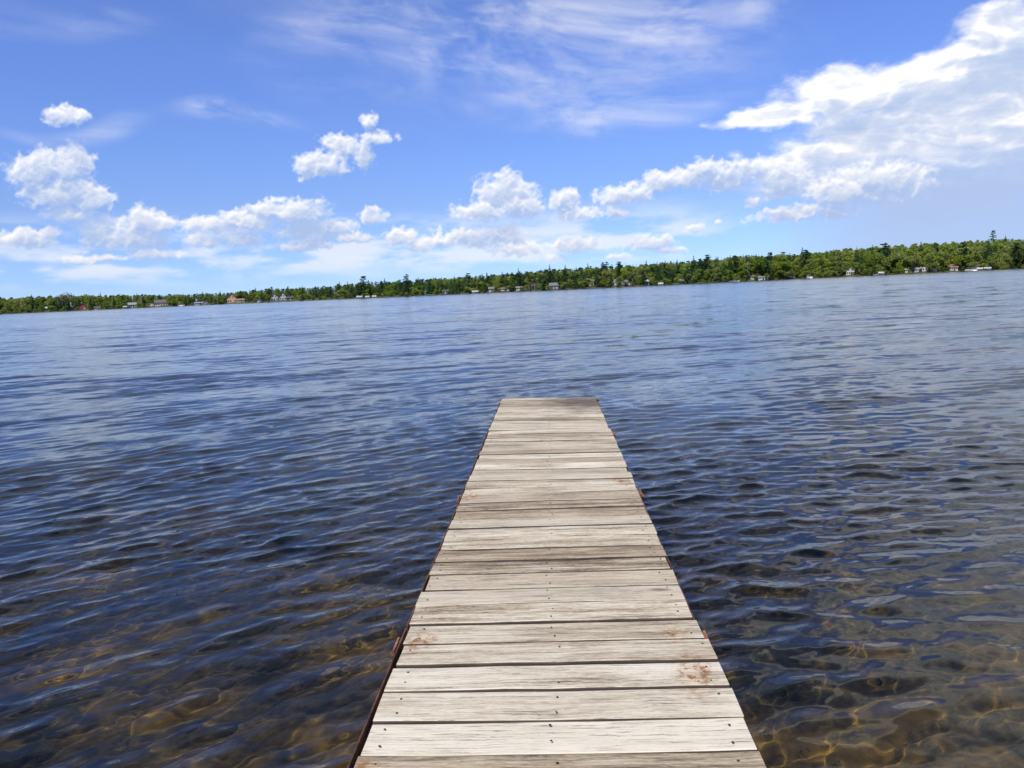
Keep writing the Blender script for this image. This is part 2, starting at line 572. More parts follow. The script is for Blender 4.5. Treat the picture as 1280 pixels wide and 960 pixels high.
# --- water
def m_water():
    m, T, out = new_mat('lake_water')
    geo = T.node('ShaderNodeNewGeometry')
    pos = geo.outputs['Position']
    rip = T.node('ShaderNodeAttribute', attribute_name='ripple').outputs['Fac']
    # ripples smaller than the mesh: facets with the slope spread of the wind waves, plus micro-facet roughness
    fac = T.node('ShaderNodeAttribute', attribute_name='facet').outputs['Fac']
    r1 = T.node('ShaderNodeVectorRotate', {'Vector': pos, 'Angle': R(-16)}, rotation_type='Z_AXIS').outputs[0]
    n1 = T.noise(T.v('MULTIPLY', r1, (1.7, 4.6, 1)), 1.0, 3, 0.6, color=True, dim='2D')
    n2 = T.noise(T.v('MULTIPLY', r1, (0.30, 0.95, 1)), 1.0, 2, 0.55, color=True, dim='2D')
    n3 = T.noise(T.v('MULTIPLY', r1, (0.07, 0.24, 1)), 1.0, 2, 0.55, color=True, dim='2D')
    lanes = T.node('ShaderNodeVectorRotate', {'Vector': pos, 'Angle': R(-6)}, rotation_type='Z_AXIS').outputs[0]
    gust = T.noise(T.v('MULTIPLY', lanes, (0.006, 0.03, 1)), 1.0, 5, 0.62, dim='2D')
    g = T.rng(gust, 0.36, 0.64, 0.74, 1.14)
    half = (0.5, 0.5, 0.5)
    sl = T.v('ADD', T.v('SCALE', T.v('SUBTRACT', n1, half), scale=4.6), T.v('SCALE', T.v('SUBTRACT', n2, half), scale=4.2))
    sl = T.v('ADD', sl, T.v('SCALE', T.v('SUBTRACT', n3, half), scale=4.0))
    n4 = T.noise(T.v('MULTIPLY', r1, (0.014, 0.05, 1)), 1.0, 3, 0.6, color=True, dim='2D')
    sl = T.v('ADD', sl, T.v('SCALE', T.v('SUBTRACT', n4, half), scale=0.9))
    sl = T.v('SCALE', sl, scale=T.m('MULTIPLY', fac, g))
    sl = T.v('MULTIPLY', sl, (0.75, 1.0, 0.0))
    # wave faces turned away from the eye are hidden behind their crests: only faces turned towards it can be seen
    inc = geo.outputs['Incoming']
    ih = T.v('MULTIPLY', inc, (1, 1, 0))
    iz = T.m('MAXIMUM', T.node('ShaderNodeSeparateXYZ', {0: inc}).outputs[2], 0.0)
    hd = T.v('NORMALIZE', ih)
    lim = T.m('DIVIDE', iz, T.m('MAXIMUM', T.v('LENGTH', ih), 0.001))
    along = T.v('DOT_PRODUCT', sl, hd)
    seen = T.m('SUBTRACT', T.m('ABSOLUTE', T.m('ADD', along, T.m('MULTIPLY', lim, 0.8))), T.m('MULTIPLY', lim, 0.8))
    sl = T.v('ADD', sl, T.v('SCALE', hd, scale=T.m('SUBTRACT', seen, along)))
    nor = T.v('NORMALIZE', T.v('ADD', geo.outputs['Normal'], sl))
    alpha = T.m('MULTIPLY', T.m('MAXIMUM', T.m('SUBTRACT', rip, 0.02), 0.0), T.m('MULTIPLY', g, 0.26))
    rough = T.m('SQRT', alpha)
    fr = T.node('ShaderNodeFresnel', {'IOR': 1.333, 'Normal': nor}).outputs[0]
    gl = T.node('ShaderNodeBsdfGlossy', {'Color': (1, 1, 1), 'Roughness': rough, 'Normal': nor}, distribution='BECKMANN')
    # peat-stained water: what comes up from below is amber
    rf = T.node('ShaderNodeBsdfRefraction', {'Color': (0.84, 0.76, 0.54), 'IOR': 1.333, 'Roughness': 0.0, 'Normal': nor}, distribution='BECKMANN')
    mx = T.node('ShaderNodeMixShader', {0: fr, 1: rf.outputs[0], 2: gl.outputs[0]})
    T.l.new(mx.outputs[0], out.inputs['Surface'])
    return m


def build_water():
    rad = [0.6]
    while rad[-1] < 1300:
        r = rad[-1]
        rad.append(r + min(max(0.017, r * r / 2600.0), 0.035 * r))
    rad = np.array(rad)
    step = 0.11
    ang = ring_angles(step, 46)
    rr, aa, q = polar_grid(rad, ang)
    x0, y0 = rr * np.sin(aa), rr * np.cos(aa)
    dr = np.gradient(rad)[:, None] * np.ones_like(aa)
    da = np.gradient(ang)[None, :] * rr
    sp = np.maximum(dr, da * 0.8)
    z = np.zeros_like(x0)
    dx = np.zeros_like(x0)
    dy = np.zeros_like(x0)
    rip2 = np.zeros_like(x0)
    near = rr[:, 0] < 140
    nn = int(near.sum())
    X, Y, SP = x0[:nn], y0[:nn], sp[:nn]
    # two wave trains: one from the left, one nearly square to the dock, blending across the lake
    side = 1 / (1 + np.exp(-(X - 0.6 - 0.05 * Y) / (1.1 + 0.12 * np.abs(Y))))
    grp = np.clip(0.78 + 0.5 * fbm(X, Y, 5, 3, 1.1, 0.7), 0.25, 1.6)
    r = np.random.default_rng(3)
    comps = []
    for sysn in range(2):
        for k in range(58):
            if k < 34:                                     # the wind sea: long-crested, about a foot from crest to crest
                lam = 0.28 * math.exp(r.normal(0.0, 0.36))
                spread, slope = 17, 0.035
            elif k < 42:                                   # a few longer undulations
                lam, spread, slope = r.uniform(0.6, 2.2), 16, 0.010
            else:                                          # fine broken ripples
                lam, spread, slope = r.uniform(0.055, 0.16), 32, 0.021
            th = R(-41 if sysn == 0 else -11) + r.normal(0, R(spread))
            comps.append((sysn, lam, th, slope, r.uniform(0, 2 * PI)))
    for sysn, lam, th, slope, ph in comps:
        k = 2 * PI / lam
        # travels towards the shore: direction (-sin, -cos) turned by th
        ux, uy = -math.sin(th), -math.cos(th)
        wgt = (side if sysn else 1 - side) ** 0.5
        w = np.clip((lam / SP - 1.8) / 2.6, 0, 1)
        w = w * w * (3 - 2 * w)
        a = slope / k * wgt * grp
        p = k * (ux * X + uy * Y) + ph
        s, c = np.sin(p), np.cos(p)
        z[:nn] += a * w * c
        dx[:nn] -= 1.15 * a * w * ux * s
        dy[:nn] -= 1.15 * a * w * uy * s
        rip2[:nn] += 0.5 * (slope * wgt * grp) ** 2 * (1 - w * w)
    tot = sum(0.5 * (c[3] ** 2) for c in comps) * 0.5 * 0.6
    rip2[nn:] = tot
    # calm the water right at the far shore
    v = np.stack([x0 + dx, y0 + dy, z], -1).reshape(-1, 3)
    rip = np.sqrt(rip2).ravel()
    # closing fan below the dock
    me = mesh_np('water', v, q, m_water(), True, {'ripple': ('POINT', rip), 'facet': ('POINT', rip * np.clip(40.0 / rr.ravel(), 0.62, 0.8))})
    o = link('water', me)
    tag(o, 'dark blue rippled lake water around the dock', kind='structure')
    o.cycles.is_caustics_caster = True
    return o


def m_bed():
    m, T, out = new_mat('lake_bed')
    pos = T.node('ShaderNodeNewGeometry').outputs['Position']
    w = T.v('ADD', pos, T.v('SCALE', T.noise(pos, 1.5, 3, 0.6, color=True), scale=0.5))
    n = T.noise(w, 1.1, 6, 0.62)
    f = T.noise(pos, 9.0, 6, 0.7)
    vo = T.node('ShaderNodeTexVoronoi', {'Vector': w, 'Scale': 4.5, 'Randomness': 1.0}, feature='F1')
    grey = T.node('ShaderNodeRGBToBW', {0: vo.outputs['Color']}).outputs[0]
    stone = T.mix(0.5, grey, (0.5, 0.5, 0.5))
    c = T.ramp(T.m('ADD', T.m('MULTIPLY', n, 0.7), T.m('MULTIPLY', f, 0.3)),
               [(0.40, (0.012, 0.012, 0.008)), (0.49, (0.055, 0.043, 0.014)), (0.57, (0.165, 0.122, 0.036)), (0.69, (0.36, 0.275, 0.085))])
    c = T.mix(0.5, c, stone, 'OVERLAY')
    rock = T.node('ShaderNodeAttribute', attribute_name='stone').outputs['Fac']
    c = T.mix(T.rng(rock, 0.02, 0.35, 0, 0.8), c, T.mix(T.noise(pos, 14, 4, 0.6), (0.045, 0.035, 0.012), (0.27, 0.205, 0.07)))
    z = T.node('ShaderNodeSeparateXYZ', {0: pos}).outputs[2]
    c = T.mix(T.rng(z, -0.45, -1.35), c, (0.050, 0.075, 0.105))      # blue-grey with depth: light scattered up by deep water, painted on the bed
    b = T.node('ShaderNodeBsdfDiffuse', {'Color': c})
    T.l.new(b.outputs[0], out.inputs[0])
    return m


def build_bed():
    rad = [0.02]
    while rad[-1] < 1150:
        r = rad[-1]
        rad.append(r + min(max(0.032, r * r / 260.0), 0.06 * r + 0.05))
    rad = np.array(rad)
    ang = ring_angles(0.6, 60)
    rr, aa, q = polar_grid(rad, ang)
    x, y = rr * np.sin(aa), rr * np.cos(aa)
    z = bed_depth(x, y)
    fade = np.clip(1 - rr / 30, 0, 1)
    r = np.random.default_rng(21)
    lump = np.zeros_like(x)
    for k in range(1100):                                   # cobbles half sunk in the silt
        cx, cy_ = r.uniform(-8, 8), r.uniform(0, 14)
        s = r.uniform(0.045, 0.15)
        sel = (np.abs(x - cx) < s * 2) & (np.abs(y - cy_) < s * 2)
        d2 = ((x[sel] - cx) / s) ** 2 + ((y[sel] - cy_) / (s * r.uniform(0.7, 1.3))) ** 2
        lump[sel] = np.maximum(lump[sel], s * 0.6 * np.clip(1 - d2, 0, 1) ** 0.5)
    z = z + fade * (0.10 * fbm(x, y, 8, 3, 0.9) + 0.02 * fbm(x, y, 9, 2, 7.0)) + lump
    sd = shore_d(np.degrees(np.clip(aa, R(-75), R(75))))
    front = np.abs(np.degrees(aa)) < 75
    t = rr - sd
    z = np.where(front & (t > -60), np.maximum(z, np.interp(t, [-60, -12, 0, 4, 200], [-9, -1.2, -0.3, -0.25, -0.5])), z)
    back = y < -9
    z = np.where(back, np.minimum(np.maximum(z, -0.2), 2.0), z)
    o = link('lake_bed', mesh_np('lake_bed', np.stack([x, y, z], -1).reshape(-1, 3), q, m_bed(), True, {'stone': ('POINT', (lump * 8).ravel())}))
    tag(o, 'golden brown stony lake bed under the shallow water', kind='structure')
    o.cycles.is_caustics_receiver = True
    return o


build_water()
build_bed()


def hill_height(b, t):
    """Height of the land at bearing b (deg), t metres behind the far waterline."""
    up = np.interp(t, [-6, 0, 3, 12, 40, 90], [-0.6, 0.05, 0.7, 1.5, 2.6, 4.0])
    rise = np.interp(b, [10, 16, 20, 25, 29, 34, 50, 70], [0, 1, 5, 10, 12, 11, 8, 4]) * np.clip((t - 25) / 170, 0, 1) ** 1.2 * 1.35
    return up + np.maximum(rise, 0)


def land_point(b, t):
    d = float(shore_d(b)) + t
    return Vector((d * math.sin(R(b)), d * math.cos(R(b)), float(hill_height(b, t))))


def m_land():
    m, T, out = new_mat('far_land')
    pos = T.node('ShaderNodeNewGeometry').outputs['Position']
    n = T.noise(pos, 0.06, 5, 0.6)
    f = T.noise(pos, 0.9, 4, 0.6)
    grass = T.mix(f, (0.05, 0.075, 0.022), (0.10, 0.14, 0.04))
    dirt = T.mix(f, (0.05, 0.042, 0.028), (0.11, 0.09, 0.06))
    z = T.node('ShaderNodeSeparateXYZ', {0: pos}).outputs[2]
    c = T.mix(T.rng(n, 0.42, 0.58), dirt, grass)
    c = T.mix(T.rng(z, 0.5, 0.2), c, T.mix(f, (0.03, 0.028, 0.022), (0.11, 0.10, 0.08)))
    b = T.node('ShaderNodeBsdfDiffuse', {'Color': c})
    T.l.new(b.outputs[0], out.inputs[0])
    return m


def build_land():
    bs = np.arange(-75, 75.01, 0.25)
    ts = np.array([-8, -3, -0.5, 0.5, 2, 4, 8, 14, 22, 32, 45, 60, 80, 110, 150, 200, 260, 340, 500, 900, 2500, 6000])
    bb, tt = np.meshgrid(bs, ts, indexing='ij')
    d = shore_d(bb) + tt
    x, y = d * np.sin(np.radians(bb)), d * np.cos(np.radians(bb))
    z = hill_height(bb, tt) + np.where(tt > 1, 0.25, 0.03) * fbm(x, y, 4, 3, 0.25)
    n1, n2 = bb.shape
    i = np.arange(n1 - 1)[:, None] * n2 + np.arange(n2 - 1)[None, :]
    q = np.stack([i, i + 1, i + n2 + 1, i + n2], -1).reshape(-1, 4)[:, ::-1]
    o = link('far_shore_ground', mesh_np('far_shore_ground', np.stack([x, y, z], -1).reshape(-1, 3), q, m_land(), True))
    tag(o, 'low wooded ground of the far shore', kind='structure')


build_land()


# ------------------------------------------------------------------ the dock
def m_wood():
    m, T, out = new_mat('weathered_planks')
    co = T.node('ShaderNodeTexCoord').outputs['Object']
    rnd = T.node('ShaderNodeNewGeometry').outputs['Random Per Island']
    off = T.node('ShaderNodeCombineXYZ', {0: T.m('MULTIPLY', rnd, 37.0), 1: T.m('MULTIPLY', rnd, 91.0), 2: T.m('MULTIPLY', rnd, 13.0)}).outputs[0]
    p = T.v('ADD', co, off)
    wob = T.v('MULTIPLY', T.v('SUBTRACT', T.noise(p, 3.0, 3, 0.5, color=True), (0.5, 0.5, 0.5)), (0.0, 0.03, 0.03))
    p = T.v('ADD', p, wob)
    g1 = T.noise(T.v('MULTIPLY', p, (3.0, 120, 120)), 1.0, 5, 0.7)         # fine fibres
    g2 = T.noise(T.v('MULTIPLY', p, (1.1, 26, 26)), 1.0, 5, 0.6)           # growth rings
    g3 = T.noise(T.v('MULTIPLY', p, (2.2, 7.0, 7.0)), 1.0, 5, 0.65)        # bleached and dirty patches
    g4 = T.noise(T.v('MULTIPLY', p, (40, 220, 220)), 1.0, 2, 0.6)          # flecks
    sp = T.noise(T.v('MULTIPLY', p, (5, 130, 130)), 1.0, 4, 0.7)           # checks and cracks
    fac = T.m('ADD', T.m('MULTIPLY', g1, 0.36), T.m('ADD', T.m('MULTIPLY', g2, 0.26), T.m('ADD', T.m('MULTIPLY', g3, 0.22), T.m('MULTIPLY', g4, 0.16))))
    fac = T.m('ADD', fac, T.m('MULTIPLY', T.m('SUBTRACT', rnd, 0.5), 0.09))
    c = T.ramp(fac, [(0.39, (0.085, 0.060, 0.040)), (0.45, (0.245, 0.186, 0.118)), (0.502, (0.425, 0.358, 0.248)), (0.55, (0.560, 0.498, 0.374)), (0.63, (0.685, 0.635, 0.510))])
    rnd2 = T.m('FRACT', T.m('MULTIPLY', rnd, 17.37))
    c = T.mix(T.m('MULTIPLY', T.m('POWER', rnd2, 1.5), 0.62), c, T.mix(rnd, (0.28, 0.205, 0.125), (0.65, 0.59, 0.46)))
    crack = T.m('MULTIPLY', T.rng(sp, 0.575, 0.655), T.rng(g2, 0.35, 0.6, 1, 0.25))
    c = T.mix(T.m('MULTIPLY', crack, 0.8), c, (0.075, 0.055, 0.042))
    knot = T.node('ShaderNodeTexVoronoi', {'Vector': T.v('MULTIPLY', p, (1.1, 2.6, 2.6)), 'Scale': 1.0}, feature='F1').outputs['Distance']
    c = T.mix(T.rng(knot, 0.075, 0.03, 0, 0.75), c, (0.12, 0.08, 0.055))
    # stains that belong to the boards: rust below the corner brackets, dark damp corner at the far end
    x = T.node('ShaderNodeSeparateXYZ', {0: co})
    nz = T.noise(co, 26, 5, 0.7)
    nzl = T.noise(co, 5, 3, 0.6)

    def blob(cx, cy_, rx, ry):
        d = T.v('LENGTH', T.v('MULTIPLY', T.v('SUBTRACT', co, (cx, cy_, 0)), (1 / rx, 1 / ry, 0)))
        return T.rng(T.m('ADD', d, T.m('MULTIPLY', nzl, 1.0)), 1.5, 0.7)
    rust = None
    for s in ((0.50, 2.94, 0.08, 0.10), (0.52, 2.62, 0.09, 0.22), (-0.53, 2.93, 0.09, 0.10), (-0.55, 5.1, 0.08, 0.10), (0.52, 5.45, 0.09, 0.1), (-0.5, 7.25, 0.16, 0.13), (-0.56, 2.1, 0.08, 0.05)):
        b = blob(*s)
        rust = b if rust is None else T.m('MAXIMUM', rust, b)
    c = T.mix(T.m('MULTIPLY', rust, T.rng(nz, 0.46, 0.58)), c, (0.17, 0.066, 0.020))
    c = T.mix(T.m('MULTIPLY', rust, 0.22), c, (0.50, 0.30, 0.14))
    damp = blob(0.46, 9.45, 0.75, 1.0)
    for s in ((-0.1, 7.32, 0.45, 0.08), (-0.35, 6.75, 0.35, 0.12), (0.45, 5.7, 0.2, 0.1), (0.1, 8.4, 0.5, 0.1)):
        damp = T.m('MAXIMUM', damp, T.m('MULTIPLY', blob(*s), 0.40))
    c = T.mix(T.m('MULTIPLY', damp, T.rng(g1, 0.25, 0.6, 1.3, 0.6)), c, (0.060, 0.044, 0.036))
    h = T.m('ADD', T.m('MULTIPLY', g1, 0.6), T.m('SUBTRACT', T.m('MULTIPLY', g2, 0.5), T.m('MULTIPLY', crack, 0.5)))
    bump = T.node('ShaderNodeBump', {'Strength': 0.8, 'Distance': 0.006, 'Height': h}).outputs[0]
    b = T.node('ShaderNodeBsdfPrincipled', {'Base Color': c, 'Roughness': 0.85, 'Specular IOR Level': 0.25, 'Normal': bump})
    T.l.new(b.outputs[0], out.inputs[0])
    return m


def m_rust(name='rusted_steel', dark=1.0):
    m, T, out = new_mat(name)
    co = T.node('ShaderNodeTexCoord').outputs['Object']
    n = T.noise(co, 14, 6, 0.65)
    c = T.ramp(n, [(0.3, (0.035 * dark, 0.018 * dark, 0.012 * dark)), (0.5, (0.13 * dark, 0.055 * dark, 0.028 * dark)), (0.7, (0.26 * dark, 0.12 * dark, 0.06 * dark))])
    bump = T.node('ShaderNodeBump', {'Strength': 0.5, 'Distance': 0.003, 'Height': n}).outputs[0]
    b = T.node('ShaderNodeBsdfPrincipled', {'Base Color': c, 'Roughness': 0.85, 'Metallic': 0.15, 'Normal': bump})
    T.l.new(b.outputs[0], out.inputs[0])
    return m


WOOD = m_wood()
RUST = m_rust('rusted_steel', 0.75)
GRIME_SHADE = paint('board_side_grime_shade', (0.055, 0.042, 0.032), 0.95, 0, 0.4, 9.0)
BRACKET = m_rust('bracket_rust', 1.9)
NAIL = m_rust('nail_rust', 0.35)
STEEL = paint('galvanised_pipe', (0.22, 0.21, 0.2), 0.5, 0.7)


def plank(mb, x0, x1, y0, y1, ztop, rng, th=0.036):
    """One board: rounded arrises, slight cup and bow, ragged ends."""
    n = 9
    xs = np.linspace(x0, x1, n)
    xs[1:-1] += rng.uniform(-0.02, 0.02, n - 2)
    cup = rng.uniform(-0.0025, 0.002)
    tilt = rng.uniform(-0.003, 0.003)
    bow = rng.uniform(-0.003, 0.003)
    skew = rng.uniform(-0.003, 0.003)
    c = 0.0075
    rings = []
    for i, x in enumerate(xs):
        u = (x - x0) / (x1 - x0) * 2 - 1
        dz = bow * (1 - u * u) + rng.normal(0, 0.0006)
        e0 = y0 + skew * u + rng.normal(0, 0.0009)
        e1 = y1 + skew * u + rng.normal(0, 0.0009)
        zt = ztop + dz
        ym = (e0 + e1) / 2
        rings.append([(x, e0, zt - th), (x, e0, zt - c - tilt), (x, e0 + c * 0.35, zt - c * 0.3 - tilt), (x, e0 + c, zt - tilt), (x, ym, zt + cup),
                      (x, e1 - c, zt + tilt), (x, e1 - c * 0.35, zt - c * 0.3 + tilt), (x, e1, zt - c + tilt), (x, e1, zt - th)])
    k = len(rings[0])
    v = [p for r in rings for p in r]
    f = []
    for i in range(n - 1):
        for j in range(k):
            j2 = (j + 1) % k
            f.append((i * k + j, i * k + j2, (i + 1) * k + j2, (i + 1) * k + j))
    f.append(tuple(range(k))[::-1])
    f.append(tuple((n - 1) * k + j for j in range(k)))
    mb.add(v, f)
    for i in range(n - 1):                                  # board sides black with grime, rounded edges too: gap shadow painted in
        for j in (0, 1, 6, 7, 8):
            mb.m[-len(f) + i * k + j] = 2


def nail(mb, x, y, z, r):
    n = 7
    v = [(x + r * math.cos(2 * PI * k / n), y + r * math.sin(2 * PI * k / n), z) for k in range(n)]
    v += [(x + r * 0.8 * math.cos(2 * PI * k / n), y + r * 0.8 * math.sin(2 * PI * k / n), z + 0.0012) for k in range(n)]
    f = [tuple(range(n, 2 * n))] + [(k, (k + 1) % n, n + (k + 1) % n, n + k) for k in range(n)]
    mb.add(v, f, 1)


def build_dock():
    rng = np.random.default_rng(17)
    dock = empty('wooden_dock', (0, 0, DECK))
    tag(dock, 'long narrow dock of bleached grey planks on a rusty steel frame', 'dock')
    joints = [-6.2, -3.7, -1.35, 0.87, 3.09, 5.31, 7.50, 9.79]
    drop = [0, 0, 0, 0, 0, -0.004, -0.010, -0.018]
    off = [0, 0, 0, 0.012, -0.004, 0.004, -0.006]
    for s in range(len(joints) - 1):
        ya, yb = joints[s] + 0.006, joints[s + 1] - 0.006
        n = round((yb - ya) / 0.1865)
        pitch = (yb - ya) / n
        zo = drop[s]
        roll = 0.013 * max(0, s - 4) - 0.001
        mb = MB()
        edge = rng.uniform(0.0026, 0.0070, n + 1)
        for k in range(n):
            y0 = ya + k * pitch + edge[k] * (0.4 if k == 0 else 1)
            y1 = ya + (k + 1) * pitch - edge[k + 1] * 0.8
            xl = -0.604 + off[s] + rng.normal(0, 0.0035)
            xr = 0.606 + off[s] + rng.normal(0, 0.0035)
            if s == 3 and k < n - 1:
                xr += 0.006
            plank(mb, xl, xr, y0, y1, zo + rng.normal(0, 0.0026), rng)
            for xx in (-0.555, 0.0, 0.555):
                for yy in (0.27, 0.73):
                    if rng.random() < 0.93:
                        nail(mb, off[s] + xx + rng.normal(0, 0.012), y0 + (y1 - y0) * (yy + rng.normal(0, 0.04)), zo + 0.0022, rng.uniform(0.0036, 0.0054))
        dk = mb.build('deck', [WOOD, NAIL, GRIME_SHADE], dock)
        dk.rotation_euler = (0, roll, 0)
        # steel frame: a long angle down each side, cross bars below the boards
        fb = MB()
        for sx in (-1, 1):
            lip = (0.622 if sx < 0 else 0.617) * sx
            z1 = zo - 0.012 if sx < 0 else zo - 0.022
            xw = sorted((lip, lip - 0.006 * sx))
            fb.box(xw[0], xw[1], ya + 0.004, yb - 0.004, zo - 0.145, z1)
            xw = sorted((lip - 0.0062 * sx, lip - 0.07 * sx))
            fb.box(xw[0], xw[1], ya + 0.004, yb - 0.004, zo - 0.046, zo - 0.041)
        for k in range(4):
            yy = ya + 0.05 + (yb - ya - 0.1) * k / 3
            fb.box(-0.6105, 0.6105, yy - 0.02, yy + 0.02, zo - 0.10, zo - 0.0465)
        fr = fb.build('frame', RUST, dock)
        fr.rotation_euler = (0, roll, 0)
        # leg pair and corner bracket just before each joint
        ly = joints[s + 1] - 0.16 if s < len(joints) - 2 else joints[s + 1] - 0.10
        for sx in (-1, 1):
            lb = MB()
            zb = float(bed_depth(0, ly)) - DECK - 0.1
            lb.tube([(sx * 0.50, ly - 0.12, zb), (sx * 0.50, ly - 0.12, zo - 0.11)], 0.024, 12)
            lb.build('leg', STEEL, dock, True)
            e = 0.6225 if sx < 0 else 0.6175
            bb = MB()
            xw = sorted((sx * e, sx * (e + 0.007)))
            bb.box(xw[0], xw[1], ly - 0.035, ly + 0.13, zo - 0.105, zo - 0.030)
            for yy in (ly - 0.01, ly + 0.075):                       # eye lugs for the joining pin
                bb.tube([(sx * (e + 0.0072), yy, zo - 0.05), (sx * (e + 0.026), yy, zo - 0.047)], [0.014, 0.011], 8)
            br = bb.build('corner_bracket', BRACKET, dock)
            pb = MB()
            pb.tube([(sx * (e + 0.018), ly - 0.03, zo - 0.034), (sx * (e + 0.019), ly + 0.10, zo - 0.034)], 0.006, 6)
            pb.tube([(sx * (e + 0.019), ly - 0.038, zo - 0.034), (sx * (e + 0.019), ly - 0.0302, zo - 0.034)], 0.011, 6)
            pb.build('pin', BRACKET, br)
    return dock


build_dock()
# ------------------------------------------------------------------ the far shore: trees
# bearing (deg), elevation (deg) of the top of the woods
CANOPY = [(-60, 1.0), (-36.5, 1.02), (-33.9, 1.01), (-32.2, 1.04), (-29.4, 0.86), (-25.9, 0.74), (-23.3, 0.71), (-20.1, 0.9), (-16.8, 0.87), (-13.9, 1.08), (-10.4, 1.1), (-5.1, 1.18),
          (-1.5, 1.36), (0.9, 1.48), (5.6, 1.55), (9.7, 1.6), (12.5, 1.78), (14.1, 1.9), (17.9, 1.82), (19.9, 1.86), (22.9, 1.89), (25.2, 1.89), (27.5, 1.84), (29.2, 1.86), (31, 1.74), (40, 1.6), (60, 1.3)]


def canopy_el(b):
    return float(np.interp(b, [c[0] for c in CANOPY], [c[1] for c in CANOPY]))


def leaf_mat(name, dark, light, trans=0.25):
    m, T, out = new_mat(name)
    oi = T.node('ShaderNodeObjectInfo').outputs['Random']
    at = T.node('ShaderNodeAttribute', attribute_name='tint').outputs['Fac']
    isl = T.node('ShaderNodeNewGeometry').outputs['Random Per Island']
    r = T.m('FRACT', T.m('ADD', oi, at))
    f = T.m('ADD', T.m('MULTIPLY', r, 0.7), T.m('MULTIPLY', isl, 0.3))
    c = T.mix(f, dark, light)
    r2 = T.m('FRACT', T.m('MULTIPLY', r, 7.3))
    c = T.node('ShaderNodeHueSaturation', {'Hue': T.rng(r2, 0, 1, 0.488, 0.508), 'Saturation': T.rng(r2, 0, 1, 0.85, 1.08), 'Value': 1.0, 'Color': c}).outputs[0]
    a = T.node('ShaderNodeBsdfDiffuse', {'Color': c})
    b = T.node('ShaderNodeBsdfTranslucent', {'Color': c})
    mx = T.node('ShaderNodeMixShader', {0: trans, 1: a.outputs[0], 2: b.outputs[0]})
    T.l.new(mx.outputs[0], out.inputs[0])
    return m


LEAF = {'conifer': leaf_mat('spruce_needles', (0.044, 0.098, 0.036), (0.112, 0.188, 0.057), 0.35),
        'pine': leaf_mat('pine_needles', (0.033, 0.073, 0.036), (0.074, 0.130, 0.052), 0.35),
        'broadleaf': leaf_mat('spring_leaves', (0.140, 0.225, 0.040), (0.345, 0.385, 0.072), 0.5),
        'sparse': leaf_mat('opening_buds', (0.20, 0.18, 0.10), (0.30, 0.27, 0.17), 0.2)}
BARK = paint('bark', (0.11, 0.085, 0.065), 0.9, 0, 0.35, 1.5)
PALE_BARK = paint('pale_bark', (0.42, 0.39, 0.34), 0.9, 0, 0.3, 1.5)


def clump_quads(c, size, rng, flat=0.0):
    """Leaf clumps: one randomly turned quad per centre."""
    n = len(c)
    a = rng.normal(size=(n, 3))
    a[:, 2] *= (1 - flat)
    a /= np.linalg.norm(a, axis=1)[:, None]
    b = rng.normal(size=(n, 3))
    b[:, 2] *= (1 - flat)
    b -= a * (a * b).sum(1)[:, None]
    b /= np.linalg.norm(b, axis=1)[:, None]
    s = size * rng.uniform(0.6, 1.35, (n, 1))
    s2 = s * rng.uniform(0.5, 1.0, (n, 1))
    return np.stack([c - a * s, c - b * s2, c + a * s, c + b * s2], 1)


def shape_conifer(rng, lod=1.0):
    """Spruce or fir of unit height: drooping whorls, ragged edge."""
    q = []
    r0 = rng.uniform(0.155, 0.225)
    nt = int(24 * lod)
    z0 = rng.uniform(0.06, 0.16)
    for i in range(nt):
        t = (i + rng.uniform(-0.3, 0.3)) / nt
        z = z0 + (1 - z0) * t
        rr = r0 * max(0.0, 1 - t) ** 0.8 * rng.uniform(0.8, 1.1) + 0.008
        nb = max(4, int(round(9 * (1 - t) + 3)))
        p0 = rng.uniform(0, 2 * PI)
        for k in range(nb):
            ph = p0 + 2 * PI * (k + rng.uniform(-0.3, 0.3)) / nb
            L = rr * rng.uniform(0.6, 1.3)
            c, s = math.cos(ph), math.sin(ph)
            w = L * 0.36
            dz = L * rng.uniform(0.15, 0.45)
            m = 0.6 * L
            q.append([(0, 0, z + 0.012), (m * c - w * s, m * s + w * c, z - 0.5 * dz), (L * c, L * s, z - dz), (m * c + w * s, m * s - w * c, z - 0.5 * dz)])
            if rng.random() < 0.5:
                q.append([(0.3 * L * c, 0.3 * L * s, z), (0.6 * L * c, 0.6 * L * s, z - dz * 0.2), (0.75 * L * c, 0.75 * L * s, z - dz * 0.5 - 0.03), (0.4 * L * c, 0.4 * L * s, z - 0.045)])
    return np.array(q)


def shape_pine(rng, lod=1.0):
    """Old white pine of unit height: bare lower stem, uneven flat plates of needles."""
    c = []
    z = rng.uniform(0.28, 0.4)
    while z < 0.99:
        t = (z - 0.3) / 0.7
        for k in range(rng.integers(3, 6)):
            ph = rng.uniform(0, 2 * PI)
            L = (0.20 * (1 - t) ** 0.6 + 0.05) * rng.uniform(0.45, 1.15)
            for u in np.linspace(0.25, 1, max(2, int(5 * lod))):
                for j in range(2):
                    c.append((L * u * math.cos(ph) + rng.normal(0, 0.014), L * u * math.sin(ph) + rng.normal(0, 0.014), z + 0.10 * L * u + rng.normal(0, 0.010)))
        z += rng.uniform(0.05, 0.085)
    c.append((0, 0, 0.99))
    return clump_quads(np.array(c), 0.034 / lod ** 0.5, rng, 0.55)


